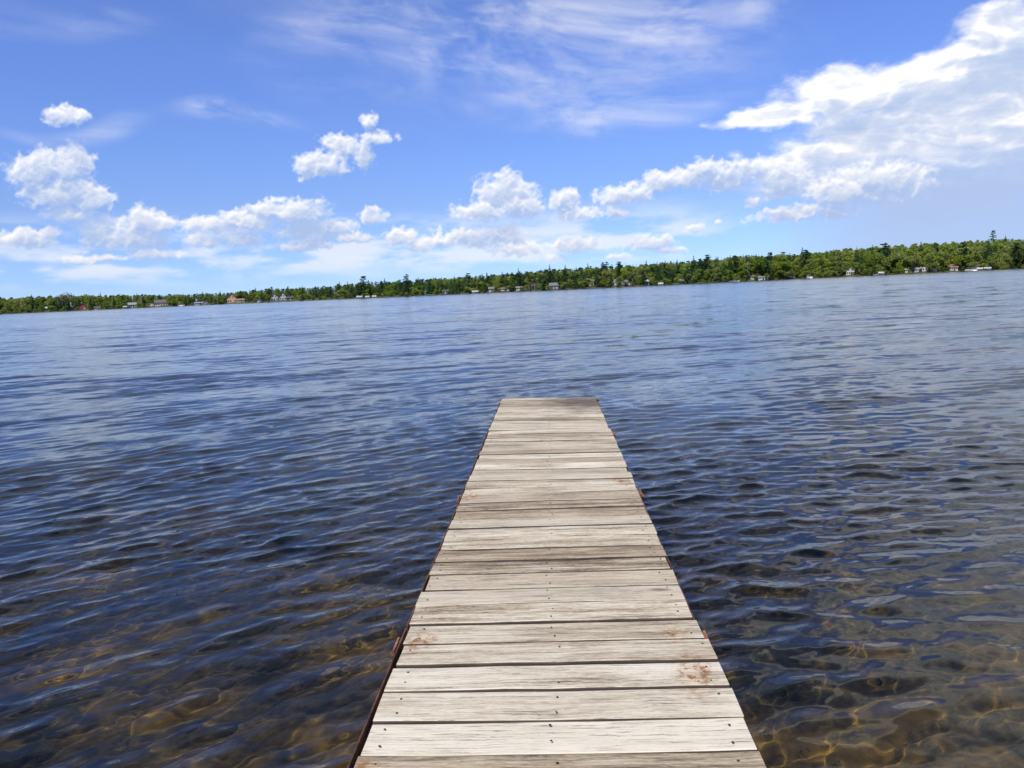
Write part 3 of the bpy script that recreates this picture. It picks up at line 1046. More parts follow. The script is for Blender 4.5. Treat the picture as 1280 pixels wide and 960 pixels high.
def shape_broad(rng, lod=1.0, gaps=1.0):
    """Broadleaf tree of unit height: a crown of several leafy masses with gaps between them."""
    c = []
    nl = rng.integers(8, 12)
    wid = rng.uniform(0.22, 0.32)
    for k in range(nl):
        a = rng.uniform(0, 2 * PI)
        zz = rng.uniform(0.26, 0.86)
        env = wid * math.sqrt(max(0.05, 1 - ((zz - 0.55) / 0.45) ** 2))
        rr = env * rng.uniform(0.25, 0.85)
        o = np.array([rr * math.cos(a), rr * math.sin(a), zz])
        s = rng.uniform(0.09, 0.16)
        n = int(64 * lod * gaps)
        d = rng.normal(size=(n, 3))
        d /= np.linalg.norm(d, axis=1)[:, None]
        c.append(o + d * s * rng.uniform(0.55, 1.05, (n, 1)) * np.array([1, 1, 0.85]))
    c = np.concatenate(c)
    c[:, 2] = np.clip(c[:, 2], 0.1, 1.0)
    return clump_quads(c, 0.032 / lod ** 0.5, rng)


SHAPES = {'conifer': shape_conifer, 'pine': shape_pine, 'broadleaf': shape_broad, 'sparse': lambda r, lod=1.0: shape_broad(r, lod, 0.4)}


def crown_mesh(kind, seed):
    q = SHAPES[kind](np.random.default_rng(seed))
    n = len(q)
    return mesh_np('crown', q.reshape(-1, 3), np.arange(n * 4).reshape(-1, 4), LEAF[kind], False, {'tint': ('POINT', np.zeros(n * 4))})


def trunk_mesh(kind, seed):
    r = np.random.default_rng(seed)
    mb = MB()
    if kind in ('conifer', 'pine'):
        pts = [(0, 0, -0.03), (r.normal(0, 0.004), r.normal(0, 0.004), 0.35), (r.normal(0, 0.006), r.normal(0, 0.006), 0.7), (0, 0, 0.97)]
        mb.tube(pts, [0.016, 0.012, 0.007, 0.002], 7)
        if kind == 'pine':
            for k in range(7):
                z = r.uniform(0.35, 0.85)
                a = r.uniform(0, 2 * PI)
                L = 0.14 * (1 - z) + 0.04
                mb.tube([(0, 0, z - 0.01), (L * math.cos(a), L * math.sin(a), z + 0.01)], [0.004, 0.0015], 5)
    else:
        pts = [(0, 0, -0.03), (r.normal(0, 0.008), r.normal(0, 0.008), 0.22), (r.normal(0, 0.015), r.normal(0, 0.015), 0.42)]
        mb.tube(pts, [0.019, 0.014, 0.011], 7)
        top = Vector(pts[-1])
        for k in range(6):
            a = 2 * PI * k / 6 + r.uniform(-0.4, 0.4)
            e = top + Vector((0.17 * math.cos(a) * r.uniform(0.4, 1), 0.17 * math.sin(a) * r.uniform(0.4, 1), r.uniform(0.18, 0.45)))
            mid = top.lerp(e, 0.5) + Vector((0, 0, 0.03))
            mb.tube([top * 0.9, mid, e], [0.009, 0.006, 0.002], 5)
    return mb.mesh('trunk', PALE_BARK if kind == 'sparse' else BARK, True)


PROTO = {}
for kind, n in (('conifer', 7), ('pine', 5), ('broadleaf', 8), ('sparse', 3)):
    PROTO[kind] = [(crown_mesh(kind, 100 * len(kind) + i), trunk_mesh(kind, 200 * len(kind) + i)) for i in range(n)]
NAMES = {'conifer': ('spruce_tree', 'spruce tree'), 'pine': ('pine_tree', 'pine tree'), 'broadleaf': ('broadleaf_tree', 'broadleaf tree'), 'sparse': ('bare_tree', 'bare tree')}
TREES = []


def add_tree(kind, b, t, h, width=1.0, label=None, group=None, rng=RNG):
    p = land_point(b, t)
    o = empty(NAMES[kind][0], p, rng.uniform(0, 2 * PI))
    o.scale = (h * width, h * width, h)
    cm, tm = PROTO[kind][rng.integers(len(PROTO[kind]))]
    link('trunk', tm, o)
    link('crown', cm, o)
    tag(o, label, NAMES[kind][1], group)
    TREES.append((o, kind, b, t, h, label is not None))
    return o


# ------------------------------------------------------------------ the far shore: houses and boats
M = {k: paint(k, *v) for k, v in {
    'white_paint': ((0.50, 0.50, 0.48), 0.6), 'cream_paint': ((0.70, 0.62, 0.48), 0.6), 'peach_paint': ((0.62, 0.36, 0.24), 0.6),
    'red_paint': ((0.42, 0.05, 0.035), 0.6), 'barn_red': ((0.20, 0.035, 0.025), 0.7), 'grey_siding': ((0.36, 0.37, 0.36), 0.7),
    'brown_siding': ((0.15, 0.095, 0.06), 0.7), 'tan_siding': ((0.42, 0.34, 0.25), 0.7), 'orange_wood': ((0.48, 0.20, 0.08), 0.6),
    'dark_siding': ((0.05, 0.045, 0.042), 0.7), 'pink_paint': ((0.66, 0.50, 0.46), 0.6), 'maroon': ((0.17, 0.05, 0.045), 0.7),
    'grey_shingle': ((0.15, 0.15, 0.15), 0.9), 'brown_shingle': ((0.12, 0.095, 0.08), 0.9), 'dark_shingle': ((0.065, 0.06, 0.06), 0.9),
    'terracotta': ((0.25, 0.14, 0.09), 0.8), 'teal_metal': ((0.30, 0.55, 0.55), 0.4), 'pale_metal': ((0.26, 0.27, 0.28), 0.4),
    'canvas_white': ((0.50, 0.50, 0.49), 0.7), 'canvas_tan': ((0.60, 0.52, 0.40), 0.8), 'canvas_blue': ((0.10, 0.20, 0.42), 0.7),
    'aluminium': ((0.55, 0.56, 0.57), 0.35, 0.8), 'brick': ((0.32, 0.16, 0.11), 0.9)}.items()}


def m_glass():
    m, T, out = new_mat('window_glass')
    b = T.node('ShaderNodeBsdfPrincipled', {'Base Color': (0.02, 0.025, 0.03), 'Roughness': 0.08})
    T.l.new(b.outputs[0], out.inputs[0])
    return m


GLASS = m_glass()
HOUSES = []            # (bearing, half width in deg, t front, t back)


def house(name, label, cat, b, t, w, dep, wh, rh, gable, wall, roof, nwin=3, door=True, chimney=False, trim='white_paint', loft=False, porch=False, group=None):
    if b > -15:
        w, wh, rh = w * 0.86, max(1.5, wh * 0.86), rh * 0.8
    p = land_point(b, t)
    o = empty(name, p, R(-b))
    tag(o, label, cat, group)
    d = float(shore_d(b))
    HOUSES.append((b, math.degrees((w / 2 + 1.0) / d) * (1.0 if b < -15 else 0.42), t, t + dep))
    h = w / 2
    mb = MB()
    mb.box(-h, h, 0, dep, -0.8, wh)
    ov, th = 0.45, 0.18
    if gable == 'front':
        mb.add([(-h, 0, wh), (h, 0, wh), (0, 0, wh + rh), (-h, dep, wh), (h, dep, wh), (0, dep, wh + rh)], [(0, 1, 2), (4, 3, 5)])
    else:
        m2 = dep / 2
        mb.add([(-h, 0, wh), (-h, dep, wh), (-h, m2, wh + rh), (h, 0, wh), (h, dep, wh), (h, m2, wh + rh)], [(1, 0, 2), (3, 4, 5)])
    mb.build('wall', M[wall], o)
    rb = MB()
    for s in (-1, 1):
        if gable == 'front':
            e, y0, y1 = h + ov, -ov, dep + ov
            k = rh / h
            a = [(s * e, y0, wh - ov * k + 0.02), (s * e, y1, wh - ov * k + 0.02), (0, y1, wh + rh + 0.02), (0, y0, wh + rh + 0.02)]
        else:
            m2 = dep / 2
            k = rh / m2
            yy = -ov if s < 0 else dep + ov
            a = [(-h - ov, yy, wh - ov * k + 0.02), (h + ov, yy, wh - ov * k + 0.02), (h + ov, m2, wh + rh + 0.02), (-h - ov, m2, wh + rh + 0.02)]
        up = [(x, y, z + th) for x, y, z in a]
        f = [(3, 2, 1, 0), (4, 5, 6, 7), (0, 1, 5, 4), (1, 2, 6, 5), (2, 3, 7, 6), (3, 0, 4, 7)]
        rb.add(a + up, f)
    ro = rb.build('roof', M[roof], o)
    if chimney:
        cb = MB()
        cb.box(h * 0.35, h * 0.35 + 0.6, dep * 0.45, dep * 0.45 + 0.6, wh + rh * 0.3, wh + rh + 0.9)
        cb.build('chimney', M['brick'], ro)

    def window(x, z, ww, hh):
        fb = MB()
        fb.box(x - ww / 2 - 0.1, x + ww / 2 + 0.1, -0.06, 0.002, z - 0.1, z + hh + 0.1)
        fo = fb.build('window', M[trim], o)
        g = MB()
        g.box(x - ww / 2, x + ww / 2, -0.075, -0.0605, z, z + hh)
        g.build('pane', GLASS, fo)
    slots = nwin + (1 if door else 0)
    di = slots // 2 if door else -1
    for k in range(slots):
        x = -h + w * (k + 0.5) / slots
        ww = min(1.5, w / slots * 0.6)
        if k == di:
            db = MB()
            db.box(x - 0.5, x + 0.5, -0.06, 0.002, 0.05, 2.05)
            do = db.build('door', M['dark_siding' if wall in ('white_paint', 'cream_paint') else 'white_paint'], o)
            kb = MB()
            kb.box(x + 0.36, x + 0.42, -0.12, -0.061, 1.0, 1.06)
            kb.build('handle', M['aluminium'], do)
        else:
            window(x, 0.85, ww, min(1.25, wh - 1.2))
    if loft:
        for s in (-0.22, 0.22):
            window(s * w * 0.8, wh + 0.15, min(0.9, w * 0.16), min(1.1, rh * 0.4))
    if porch:
        pb = MB()
        pb.box(-h, h, -2.2, -0.001, 2.3, 2.42)
        pr = pb.build('porch_roof', M[roof], o)
        for s in (-1, -0.33, 0.33, 1):
            q = MB()
            q.box(s * (h - 0.1) - 0.06, s * (h - 0.1) + 0.06, -2.15, -2.03, -0.6, 2.299)
            q.build('post', M[trim], pr)
    return o


def boat_lift(label, b, t, w, hgt, canvas, group=None):
    """Shore station: four legs, a cradle and an arched canvas canopy."""
    w, hgt = w * 0.85, hgt * 0.9
    p = land_point(b, t)
    p.z = 0
    o = empty('boat_lift', p, R(-b))
    tag(o, label, 'boat lift', group)
    d = w * 0.5 + 1.2
    h = w / 2
    cb = MB()
    n = 9
    prof = []
    for k in range(n):
        u = k / (n - 1) * 2 - 1
        prof.append((u * d, hgt - 0.55 * u * u * 0.9))
    v = []
    for x in (-h, h):
        v += [(x, y, z) for y, z in prof]
    v += [(x, y, z - 0.04) for x, y, z in v]
    f = [(k, k + 1, n + k + 1, n + k)[::-1] for k in range(n - 1)] + [(2 * n + k, 2 * n + k + 1, 3 * n + k + 1, 3 * n + k) for k in range(n - 1)]
    cb.add(v, f)
    for s in (-1, 1):                                   # canvas skirts hang down the two long sides
        cb.box(-h, h, s * d - 0.02, s * d + 0.02, hgt - 1.05, hgt - 0.52)
    co = cb.build('canopy', M[canvas], o)
    for sx in (-1, 1):
        for sy in (-1, 1):
            lb = MB()
            lb.box(sx * h * 0.9 - 0.05, sx * h * 0.9 + 0.05, sy * d * 0.9 - 0.05, sy * d * 0.9 + 0.05, -1.2, hgt - 0.48)
            lb.build('leg', M['aluminium'], o)
    k = MB()
    for s in (-1, 1):
        k.box(-h * 0.88, h * 0.88, s * 0.7 - 0.06, s * 0.7 + 0.06, 0.45, 0.6)
    k.build('cradle', M['aluminium'], o)
    return o


def motor_boat(label, b, t, L, hull='white_paint', rz=0.0, top=None, group=None):
    """Runabout: pointed hull, foredeck, windscreen, seat and outboard; optional sun top."""
    p = land_point(b, t)
    p.z = 0
    o = empty('motor_boat', p, R(-b) + rz)
    tag(o, label, 'boat', group)
    mb = MB()
    st = []
    for u in np.linspace(0, 1, 9):
        bw = 0.2 * L * (1 - max(0, (u - 0.45) / 0.55) ** 2.2) + 0.01
        sh = 0.55 + 0.35 * u * u
        st.append([((u - 0.5) * L, -bw, sh), ((u - 0.5) * L, -bw * 0.72, -0.05), ((u - 0.5) * L, 0, -0.22 + 0.2 * u ** 3), ((u - 0.5) * L, bw * 0.72, -0.05), ((u - 0.5) * L, bw, sh)])
    v = [q for s in st for q in s]
    f = [(i * 5 + j, i * 5 + j + 1, (i + 1) * 5 + j + 1, (i + 1) * 5 + j) for i in range(8) for j in range(4)]
    f.append((0, 1, 2, 3, 4))
    f += [(i * 5, (i + 1) * 5, (i + 1) * 5 + 4, i * 5 + 4) for i in range(4, 8)]       # foredeck
    f += [(i * 5 + 1, (i + 1) * 5 + 1, (i + 1) * 5 + 3, i * 5 + 3) for i in range(0, 4)]   # cockpit sole
    mb.add(v, f)
    mb.build('hull', M[hull], o)
    w = MB()
    w.add([(0.02 * L, -0.17 * L, 0.66), (0.02 * L, 0.17 * L, 0.66), (-0.05 * L, 0.15 * L, 1.15), (-0.05 * L, -0.15 * L, 1.15),
           (0.015 * L, -0.17 * L, 0.66), (0.015 * L, 0.17 * L, 0.66), (-0.055 * L, 0.15 * L, 1.15), (-0.055 * L, -0.15 * L, 1.15)],
          [(0, 1, 2, 3), (7, 6, 5, 4), (0, 4, 5, 1), (1, 5, 6, 2), (2, 6, 7, 3), (3, 7, 4, 0)])
    w.build('windscreen', GLASS, o)
    s = MB()
    s.box(-0.32 * L, -0.22 * L, -0.14 * L, 0.14 * L, 0.0, 0.62)
    s.build('seat', M['canvas_tan'], o)
    e = MB()
    e.box(-0.56 * L, -0.505 * L, -0.18, 0.18, 0.1, 0.95)
    e.build('outboard', M['dark_siding'], o)
    if top:
        tb = MB()
        tb.box(-0.36 * L, 0.06 * L, -0.17 * L, 0.17 * L, 1.85, 1.93)
        to = tb.build('sun_top', M[top], o)
        for sx in (-0.34, 0.04):
            for sy in (-1, 1):
                q = MB()
                q.box(sx * L - 0.03, sx * L + 0.03, sy * 0.16 * L - 0.03, sy * 0.16 * L + 0.03, 0.5, 1.849)
                q.build('pole', M['aluminium'], to)
    return o


def pontoon_boat(label, b, t, L, top='canvas_white', fence='white_paint', rz=0.0, group=None):
    p = land_point(b, t)
    p.z = 0
    o = empty('pontoon_boat', p, R(-b) + rz)
    tag(o, label, 'boat', group)
    for s in (-1, 1):
        q = MB()
        q.tube([(-L / 2, s * 0.9, 0.05), (L / 2 - 0.7, s * 0.9, 0.05), (L / 2, s * 0.9, 0.25)], [0.32, 0.32, 0.06], 10)
        q.build('pontoon', M['aluminium'], o, True)
    q = MB()
    q.box(-L / 2, L / 2 - 0.2, -1.2, 1.2, 0.40, 0.5)
    q.build('deck', M['grey_siding'], o)
    q = MB()
    for s in (-1, 1):
        q.box(-L / 2 + 0.1, L / 2 - 0.4, s * 1.15 - 0.03, s * 1.15 + 0.03, 0.502, 1.2)
    q.box(-L / 2 + 0.1, -L / 2 + 0.16, -1.119, 1.119, 0.502, 1.2)
    q.build('side_panel', M[fence], o)
    q = MB()
    q.box(-L * 0.4, L * 0.15, -1.1, 1.1, 2.15, 2.25)
    c = q.build('canopy', M[top], o)
    for sx in (-0.38, 0.13):
        for sy in (-1, 1):
            k = MB()
            k.box(sx * L - 0.03, sx * L + 0.03, sy * 1.05 - 0.03, sy * 1.05 + 0.03, 0.502, 2.149)
            k.build('pole', M['aluminium'], c)
    return o


#          name, label, category, bearing, t, width, depth, wall, roof rise, gable, wall paint, roof
house('cottage', 'bright red cottage with white trim on the most distant shore', 'cottage', -32.08, 5, 9.5, 8, 3.0, 3.2, 'front', 'red_paint', 'grey_shingle', 3, loft=True)
house('boathouse', 'low pinkish boathouse at the water beside the bright red cottage', 'boathouse', -31.25, 2.5, 5.5, 5, 1.6, 0.9, 'side', 'pink_paint', 'brown_shingle', 2)
boat_lift('white canopied boat lift beside the small white far cottage', -29.62, -3.5, 4.4, 2.6, 'canvas_white')
house('cottage', 'small white cottage with pale metal roof by a boat lift', 'cottage', -29.17, 4, 7.4, 7, 2.7, 2.0, 'side', 'white_paint', 'pale_metal', 3)
house('house', 'wide beige house with low brown roof and a small wing', 'house', -27.40, 8, 11.5, 8, 3.1, 2.6, 'side', 'cream_paint', 'brown_shingle', 4, chimney=True)
house('garage', 'pinkish garage standing beside the wide beige house', 'garage', -28.05, 8, 5, 6, 2.3, 1.2, 'front', 'pink_paint', 'brown_shingle', 1)
pontoon_boat('pale pontoon boat moored between beige house and long white boathouse', -26.15, -4, 6.5, 'canvas_tan', 'cream_paint')
house('boathouse', 'long low white boathouse at the edge of the water', 'boathouse', -25.0, 2.5, 8.0, 5, 1.5, 0.9, 'side', 'white_paint', 'pale_metal', 3)
house('shed', 'white gabled shed just beside the long low boathouse', 'shed', -24.58, 3.5, 3.6, 4, 2.1, 1.4, 'front', 'white_paint', 'grey_shingle', 1)
motor_boat('white motor boat moored near the white gabled shed', -24.2, -4, 5.5, rz=0.3)
house('house', 'tall peach coloured house with terracotta roof and low wings', 'house', -22.88, 8, 8.0, 9, 4.4, 3.6, 'front', 'peach_paint', 'terracotta', 3, loft=True, chimney=True)
house('annex', 'low pale annex attached beside the tall peach house', 'annex', -22.30, 7, 7.0, 6, 2.0, 1.3, 'side', 'cream_paint', 'terracotta', 3)
house('shed', 'tiny lone white shed on the shore past the peach house', 'shed', -21.05, 3, 3.6, 3.5, 1.7, 1.0, 'front', 'white_paint', 'pale_metal', 1)
house('house', 'white house with steep dark roof and two front windows, nearer the peach house', 'house', -20.0, 7, 6.6, 8, 3.2, 3.3, 'front', 'white_paint', 'grey_shingle', 2, loft=True)
house('house', 'white gabled house with brown roof touching its steep roofed twin', 'house', -19.42, 8, 6.0, 8, 3.4, 3.6, 'front', 'white_paint', 'brown_shingle', 2, loft=True)
house('shed', 'dark roofed low shed beside the two white gabled houses', 'shed', -18.9, 6, 5.4, 5, 2.0, 1.3, 'side', 'dark_siding', 'dark_shingle', 2)
boat_lift('widest white canopy boat lift of three under the tall lakeside pine', -14.02, -4, 5.6, 2.2, 'canvas_white')
boat_lift('middle boat lift of three with a white canopy by the tall pine', -13.45, -4, 4.2, 1.9, 'canvas_white')
boat_lift('tan topped boat lift next to two white ones', -12.95, -4, 4.2, 1.9, 'canvas_tan')
house('cottage', 'grey cottage half hidden among trees between boat lifts', 'cottage', -9.07, 9, 5.5, 6, 3.0, 2.3, 'front', 'grey_siding', 'grey_shingle', 2)
house('boathouse', 'dark boathouse in tree shade near the half hidden grey cottage', 'boathouse', -7.7, 3, 5.0, 5, 2.0, 1.2, 'side', 'dark_siding', 'dark_shingle', 2)
boat_lift('bright white canopy boat lift standing alone in the water', -5.49, -3.5, 5.6, 2.2, 'canvas_white')
house('cottage', 'white cottage with plain grey roof and a boat lift nearby', 'cottage', -4.23, 4, 5.0, 6, 2.2, 1.7, 'side', 'white_paint', 'grey_shingle', 2)
house('cottage', 'orange wood cottage at the water beside a white shed', 'cottage', -3.5, 4, 5.2, 5, 1.9, 1.1, 'side', 'orange_wood', 'brown_shingle', 3)
house('shed', 'white shed next to the orange wood cottage', 'shed', -3.02, 4, 2.6, 3, 1.8, 0.9, 'front', 'white_paint', 'grey_shingle', 1, door=False)
house('cottage', 'low grey cottage with grey shingles between orange cottage and red cabin', 'cottage', -2.2, 5, 4.6, 5, 1.9, 1.2, 'side', 'grey_siding', 'grey_shingle', 2)
house('cabin', 'large dark red cabin with porch in the trees', 'cabin', -1.12, 7, 7.4, 8, 3.3, 2.6, 'front', 'barn_red', 'brown_shingle', 3, loft=True, porch=True)
house('house', 'white house with broad grey roof close to the dark red cabin', 'house', 0.41, 4, 6.8, 7, 2.6, 2.2, 'side', 'white_paint', 'grey_shingle', 3)
house('cottage', 'tan cottage with brown roof set back behind trees', 'cottage', 3.11, 14, 6.0, 6, 3.6, 1.8, 'side', 'tan_siding', 'brown_shingle', 2)
house('wing', 'brown shingled wing of the dark lodge, on its pine side', 'house', 4.98, 7, 5.4, 8, 2.6, 2.4, 'side', 'tan_siding', 'grey_shingle', 2)
house('lodge', 'dark lodge with a steep black front gable and glazed front', 'house', 5.42, 5, 5.0, 9, 1.9, 3.2, 'front', 'dark_siding', 'dark_shingle', 2, loft=True)
house('annex', 'grey roofed annex of the dark lodge, toward the teal roof', 'annex', 5.90, 7, 6.0, 8, 2.4, 2.4, 'side', 'brown_siding', 'grey_shingle', 3)
house('cottage', 'white lakeside cottage under a pale teal metal roof', 'cottage', 7.22, 4, 6.0, 6, 2.4, 1.6, 'side', 'white_paint', 'teal_metal', 3)
boat_lift('low white boat lift between the teal roof and grey shed', 8.26, -3.5, 4.2, 1.9, 'canvas_white')
house('shed', 'grey shed among bushes at the foot of dense spruces', 'shed', 9.64, 4, 5.0, 5, 1.8, 1.0, 'side', 'grey_siding', 'pale_metal', 2)
motor_boat('white motor boat lying off the dense dark spruces', 13.29, -4, 4.4, rz=0.2)
motor_boat('blue topped motor boat next to a plain white one', 13.66, -4, 3.4, rz=-0.4, top='canvas_blue')
house('cottage', 'grey cottage beside a long white boathouse', 'cottage', 14.55, 6, 6.2, 6, 2.2, 1.6, 'side', 'grey_siding', 'brown_shingle', 3)
house('boathouse', 'long brilliant white boathouse with shallow roof at the waterline', 'boathouse', 15.42, 1.5, 7.4, 6, 2.0, 0.8, 'side', 'white_paint', 'pale_metal', 2)
house('house', 'long tan house with brown roof under the round pale tree', 'house', 17.12, 9, 10.0, 7, 2.2, 1.6, 'side', 'tan_siding', 'brown_shingle', 5)
pontoon_boat('white pontoon boat in front of the tan roofed cottage', 18.52, -4, 4.6, 'canvas_tan')
house('cottage', 'low tan cottage behind a white pontoon boat', 'cottage', 18.82, 6, 5.6, 5, 1.9, 1.3, 'side', 'tan_siding', 'terracotta', 2)
house('house', 'tall white house with steep pale gable below the hill', 'house', 21.08, 6, 6.4, 8, 3.6, 2.8, 'front', 'white_paint', 'pale_metal', 3, loft=True)
motor_boat('white motor boat moored by a white canopy below the hill', 22.62, -4, 3.2, rz=0.5)
boat_lift('white canopy boat lift beside a moored motor boat below the hill', 22.98, -4, 4.6, 2.5, 'canvas_white')
house('cottage', 'cream cottage by bright green trees at the hill foot', 'cottage', 24.6, 5, 4.8, 6, 2.2, 1.4, 'side', 'cream_paint', 'pale_metal', 2)
house('cottage', 'grey cottage close beside a pinkish gabled house', 'cottage', 25.15, 5, 5.4, 6, 2.4, 1.8, 'side', 'grey_siding', 'pale_metal', 3)
house('house', 'pinkish white gabled house between a grey and a dark cottage', 'house', 25.62, 8, 5.6, 7, 3.4, 2.6, 'front', 'pink_paint', 'brown_shingle', 2, loft=True)
house('cottage', 'dark cottage in shade beside the pinkish gabled house', 'cottage', 26.08, 6, 4.4, 6, 2.6, 1.8, 'front', 'dark_siding', 'dark_shingle', 2)
house('house', 'white house with an orange tiled roof below the hill', 'house', 27.19, 5, 6.2, 7, 2.7, 2.6, 'side', 'white_paint', 'terracotta', 3, chimney=True)
pontoon_boat('long white pontoon boat in front of the maroon cottage', 28.18, -4, 8.0, 'canvas_white')
house('cottage', 'maroon cottage in deep shade behind a long pontoon boat', 'cottage', 28.42, 7, 8.0, 6, 2.3, 1.5, 'side', 'maroon', 'dark_shingle', 3)
boat_lift('tan canopy boat lift beside the long white pontoon boat', 28.66, -4, 3.8, 2.3, 'canvas_tan')
boat_lift('white canopy boat lift nearest the dark pines at the frame edge', 29.05, -4, 5.4, 2.4, 'canvas_white')

MARKS = [(-32.08, 'red cottage'), (-29.17, 'small white cottage'), (-27.4, 'wide beige house'), (-25.0, 'long white boathouse'), (-22.88, 'peach house'), (-19.7, 'twin white gables'),
         (-13.5, 'three boat lifts'), (-9.07, 'hidden grey cottage'), (-5.49, 'lone boat lift'), (-3.5, 'orange cottage'), (-1.12, 'dark red cabin'), (0.41, 'grey roofed house'),
         (3.11, 'tan cottage'), (5.42, 'dark lodge'), (7.22, 'teal roofed cottage'), (9.64, 'grey shed'), (13.4, 'two motor boats'), (15.42, 'brilliant white boathouse'), (17.12, 'long tan house'),
         (18.82, 'low tan cottage'), (21.08, 'tall white house'), (22.98, 'hill foot boat lift'), (25.62, 'pinkish house'), (27.19, 'orange roofed house'), (28.42, 'maroon cottage')]


def blocked(b, t, margin=1.0):
    """True where a tree would stand in a house or hide its lake front."""
    for hb, hw, t0, t1 in HOUSES:
        if abs(b - hb) < hw * margin and t < t1 + 2.5:
            return True
    return False


# trees that stand out
add_tree('sparse', -32.75, 16, 18.5, 1.1, 'pale grey leafless tree rising behind the bright red cottage')
add_tree('sparse', -33.2, 18, 17.0, 1.2, 'second pale leafless tree, farther from the bright red cottage')
add_tree('pine', -13.64, 14, 16.6, 1.35, 'tall spreading pine towering over the three boat lifts')
add_tree('pine', -10.5, 16, 15.8, 1.25, 'tall dark pine between the boat lifts and the hidden grey cottage')
add_tree('broadleaf', 16.70, 3.5, 12.5, 1.75, 'broad round pale green tree in front of the long tan house')
add_tree('pine', 4.35, 20, 16.5, 1.0, 'tall narrow pine just behind the dark lodge')
add_tree('pine', 5.3, 24, 16.2, 1.1, 'bushy topped pine directly behind the black gable of the lodge')
add_tree('pine', 15.9, 22, 18.2, 0.9, 'one of two tall pines behind the round tree, nearer the boathouse')
add_tree('pine', 16.75, 24, 18.4, 0.9, 'one of two tall pines behind the round tree, nearer the hill')
add_tree('pine', 18.3, 16, 19.0, 1.15, 'big dark spreading pine over the low tan cottage')
add_tree('pine', 23.25, 8, 15.5, 1.1, 'dark low-branched pine standing in shade beside the hill foot boat lift')
add_tree('pine', 27.68, 16, 19.5, 1.0, 'tall ragged pine behind the white house with orange roof')
add_tree('pine', 30.5, 6, 17.5, 1.35, 'heavy dark pine at the water near the frame edge')
add_tree('pine', 29.29, 190, 15.5, 1.0, 'lone tall pine standing clear on the hilltop skyline')
add_tree('conifer', 29.95, 188, 11.5, 1.4, 'shorter dark tree on the skyline beside the lone hilltop pine')


def pick_kind(b, rng):
    pc = np.interp(b, [-37, -31, -26, -15, -5, 5, 11, 15, 20, 31], [0.30, 0.45, 0.74, 0.84, 0.76, 0.72, 0.76, 0.48, 0.27, 0.32])
    if rng.random() < pc:
        return 'pine' if rng.random() < 0.22 else 'conifer'
    return 'broadleaf'


def rim_h(b, t):
    """Height a tree at (b, t) needs to reach the top of the woods."""
    d = float(shore_d(b)) + t
    return d * math.tan(R(canopy_el(b))) + 1.96 - float(hill_height(b, t))


rng_t = np.random.default_rng(77)
row = [(98, 1.5, 6.0, 0.42, 0.80), (104, 9, 19, 0.72, 0.98), (88, 24, 40, 0.92, 1.16)]
for n, t0, t1, f0, f1 in row:
    # even spacing measured along the shore, so that nearer trees do not thin out
    bs = np.linspace(-39.5, 33.5, 4000)
    cum = np.cumsum(shore_d(bs) ** 0.55)
    tgt = (np.arange(n) + rng_t.uniform(-0.38, 0.38, n) + 0.5) / n
    for b in np.interp(tgt, cum / cum[-1], bs):
        t = rng_t.uniform(t0, t1)
        k = 0
        while blocked(b, t) and k < 12:
            b += rng_t.uniform(-0.6, 0.6)
            k += 1
            if k > 6:
                t += 4
        if blocked(b, t):
            continue
        kind = pick_kind(b, rng_t)
        if t > 22 and -24 < b < 23 and rng_t.random() < 0.8:
            kind = 'conifer' if rng_t.random() < 0.8 else 'pine'          # spires along the skyline
        h = rim_h(b, t) * rng_t.uniform(f0, f1)
        h = min(h, rng_t.uniform(15, 20.5))
        if kind == 'broadleaf':
            h *= 0.94
        wd = rng_t.uniform(0.85, 1.2) * (1.15 if kind == 'broadleaf' else 1.1)
        if t > 22 and kind != 'broadleaf':
            h *= 1.06
        add_tree(kind, b, t, max(4.5, h), wd)

# labels: what each tree is, and which two marks on the shore it stands between
WORD = {'conifer': 'dark spruce', 'pine': 'dark pine', 'broadleaf': 'green broadleaf', 'sparse': 'bare tree'}
segs = {}
for o, kind, b, t, h, done in TREES:
    if done:
        continue
    i = sum(1 for m in MARKS if m[0] < b)
    row_ = 'at the waterline' if t < 8 else 'in middle row' if t < 22 else 'in back row'
    segs.setdefault((i, kind, row_), []).append((h, o))
for (i, kind, row_), lst in segs.items():
    if i == 0:
        where = 'past the red cottage, away from the peach house'
    elif i == len(MARKS):
        where = 'past the maroon cottage, toward the frame edge'
    else:
        where = 'between %s and %s' % (MARKS[i - 1][1], MARKS[i][1])
    lst.sort(key=lambda q: -q[0])
    for k, (h, o) in enumerate(lst):
        pre = ''
        if len(lst) > 1 and k == 0:
            pre = 'tallest '
        elif len(lst) > 1 and k == len(lst) - 1:
            pre = 'shortest '
        elif len(lst) > 3:
            pre = 'medium '
        o['label'] = '%s%s %s, %s' % (pre, WORD[kind], row_, where)
        o['group'] = '%ss %s %s' % (WORD[kind], row_, where)


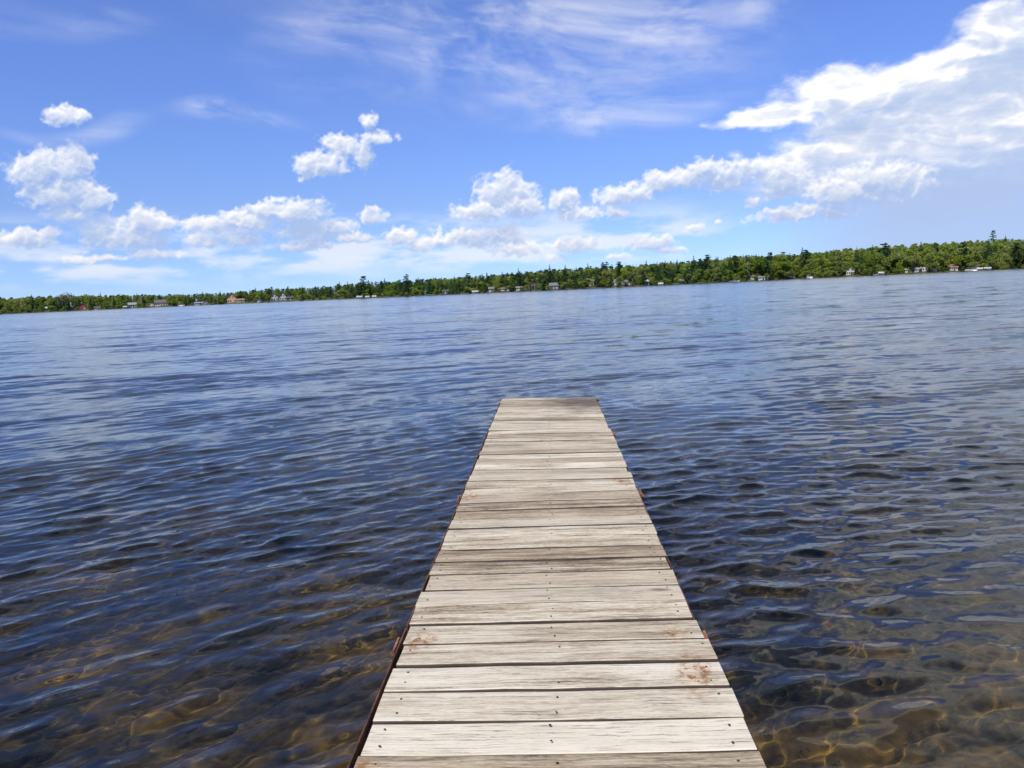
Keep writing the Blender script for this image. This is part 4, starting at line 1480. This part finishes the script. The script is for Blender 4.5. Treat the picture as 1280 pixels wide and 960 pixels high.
def scatter(name, label, specs, kinds_mats):
    """Many far crowns as one mass; each crown keeps its own tint."""
    rng = np.random.default_rng(5)
    lib = {k: [SHAPES[k](np.random.default_rng(900 + 7 * i + len(k)), 0.55) for i in range(5)] for k in kinds_mats}
    V, MI, TI = [], [], []
    order = list(kinds_mats)
    for kind, p, h, w in specs:
        q = lib[kind][rng.integers(5)]
        a = rng.uniform(0, 2 * PI)
        c, s = math.cos(a), math.sin(a)
        x = (q[..., 0] * c - q[..., 1] * s) * h * w + p[0]
        y = (q[..., 0] * s + q[..., 1] * c) * h * w + p[1]
        z = q[..., 2] * h + p[2]
        V.append(np.stack([x, y, z], -1).reshape(-1, 3))
        MI.append(np.full(len(q), order.index(kind)))
        TI.append(np.full(len(q) * 4, rng.random()))
    V = np.concatenate(V)
    n = len(V) // 4
    me = mesh_np(name, V, np.arange(n * 4).reshape(-1, 4), [LEAF[k] for k in order], False, {'tint': ('POINT', np.concatenate(TI))})
    me.polygons.foreach_set('material_index', np.concatenate(MI).astype(np.int32))
    o = link(name, me)
    tag(o, label, None, None, 'stuff')
    return o


rng_f = np.random.default_rng(99)
specs = []
for k in range(3600):
    b = rng_f.uniform(-48, 45)
    t = rng_f.choice([rng_f.uniform(22, 60), rng_f.uniform(50, 130), rng_f.uniform(100, 260) if b > 12 else rng_f.uniform(30, 110)])
    if blocked(b, t):
        continue
    kind = pick_kind(b, rng_f)
    if b > 17 and t > 45 and rng_f.random() < 0.75:
        kind = 'broadleaf'
    p = land_point(b, t)
    h = min(rim_h(b, t) * rng_f.uniform(0.74, 0.95), rng_f.uniform(12, 18))
    if h < 4:
        continue
    specs.append((kind, p, h, rng_f.uniform(0.95, 1.3)))
for k in range(260):                                       # the shore goes on beyond both sides of the view
    b = rng_f.choice([rng_f.uniform(-60, -39), rng_f.uniform(33.5, 60)])
    t = rng_f.uniform(2, 40)
    specs.append((pick_kind(np.clip(b, -37, 31), rng_f), land_point(b, t), rng_f.uniform(10, 17), rng_f.uniform(0.95, 1.3)))
scatter('forest', 'mixed spring woods filling the land behind the shoreline trees', specs, ['conifer', 'pine', 'broadleaf'])
specs = []
for k in range(1100):
    b = rng_f.uniform(-40, 34)
    t = rng_f.uniform(1.0, 9.0) if k % 3 else rng_f.uniform(9, 26)
    if blocked(b, t, 0.85):
        continue
    kind = 'broadleaf' if rng_f.random() < (0.6 if b > 12 or b < -28 else 0.35) else 'conifer'  # more dark needle colour, standing in for shade at the woods' foot
    p = land_point(b, t)
    h = rng_f.uniform(1.8, 5.0) if t < 9 else rng_f.uniform(4, 8)
    specs.append((kind, p - Vector((0, 0, 0.3 * h)), h * 1.25, rng_f.uniform(1.3, 2.0)))
scatter('undergrowth', 'low green bushes along the far waterline', specs, ['broadleaf', 'conifer'])
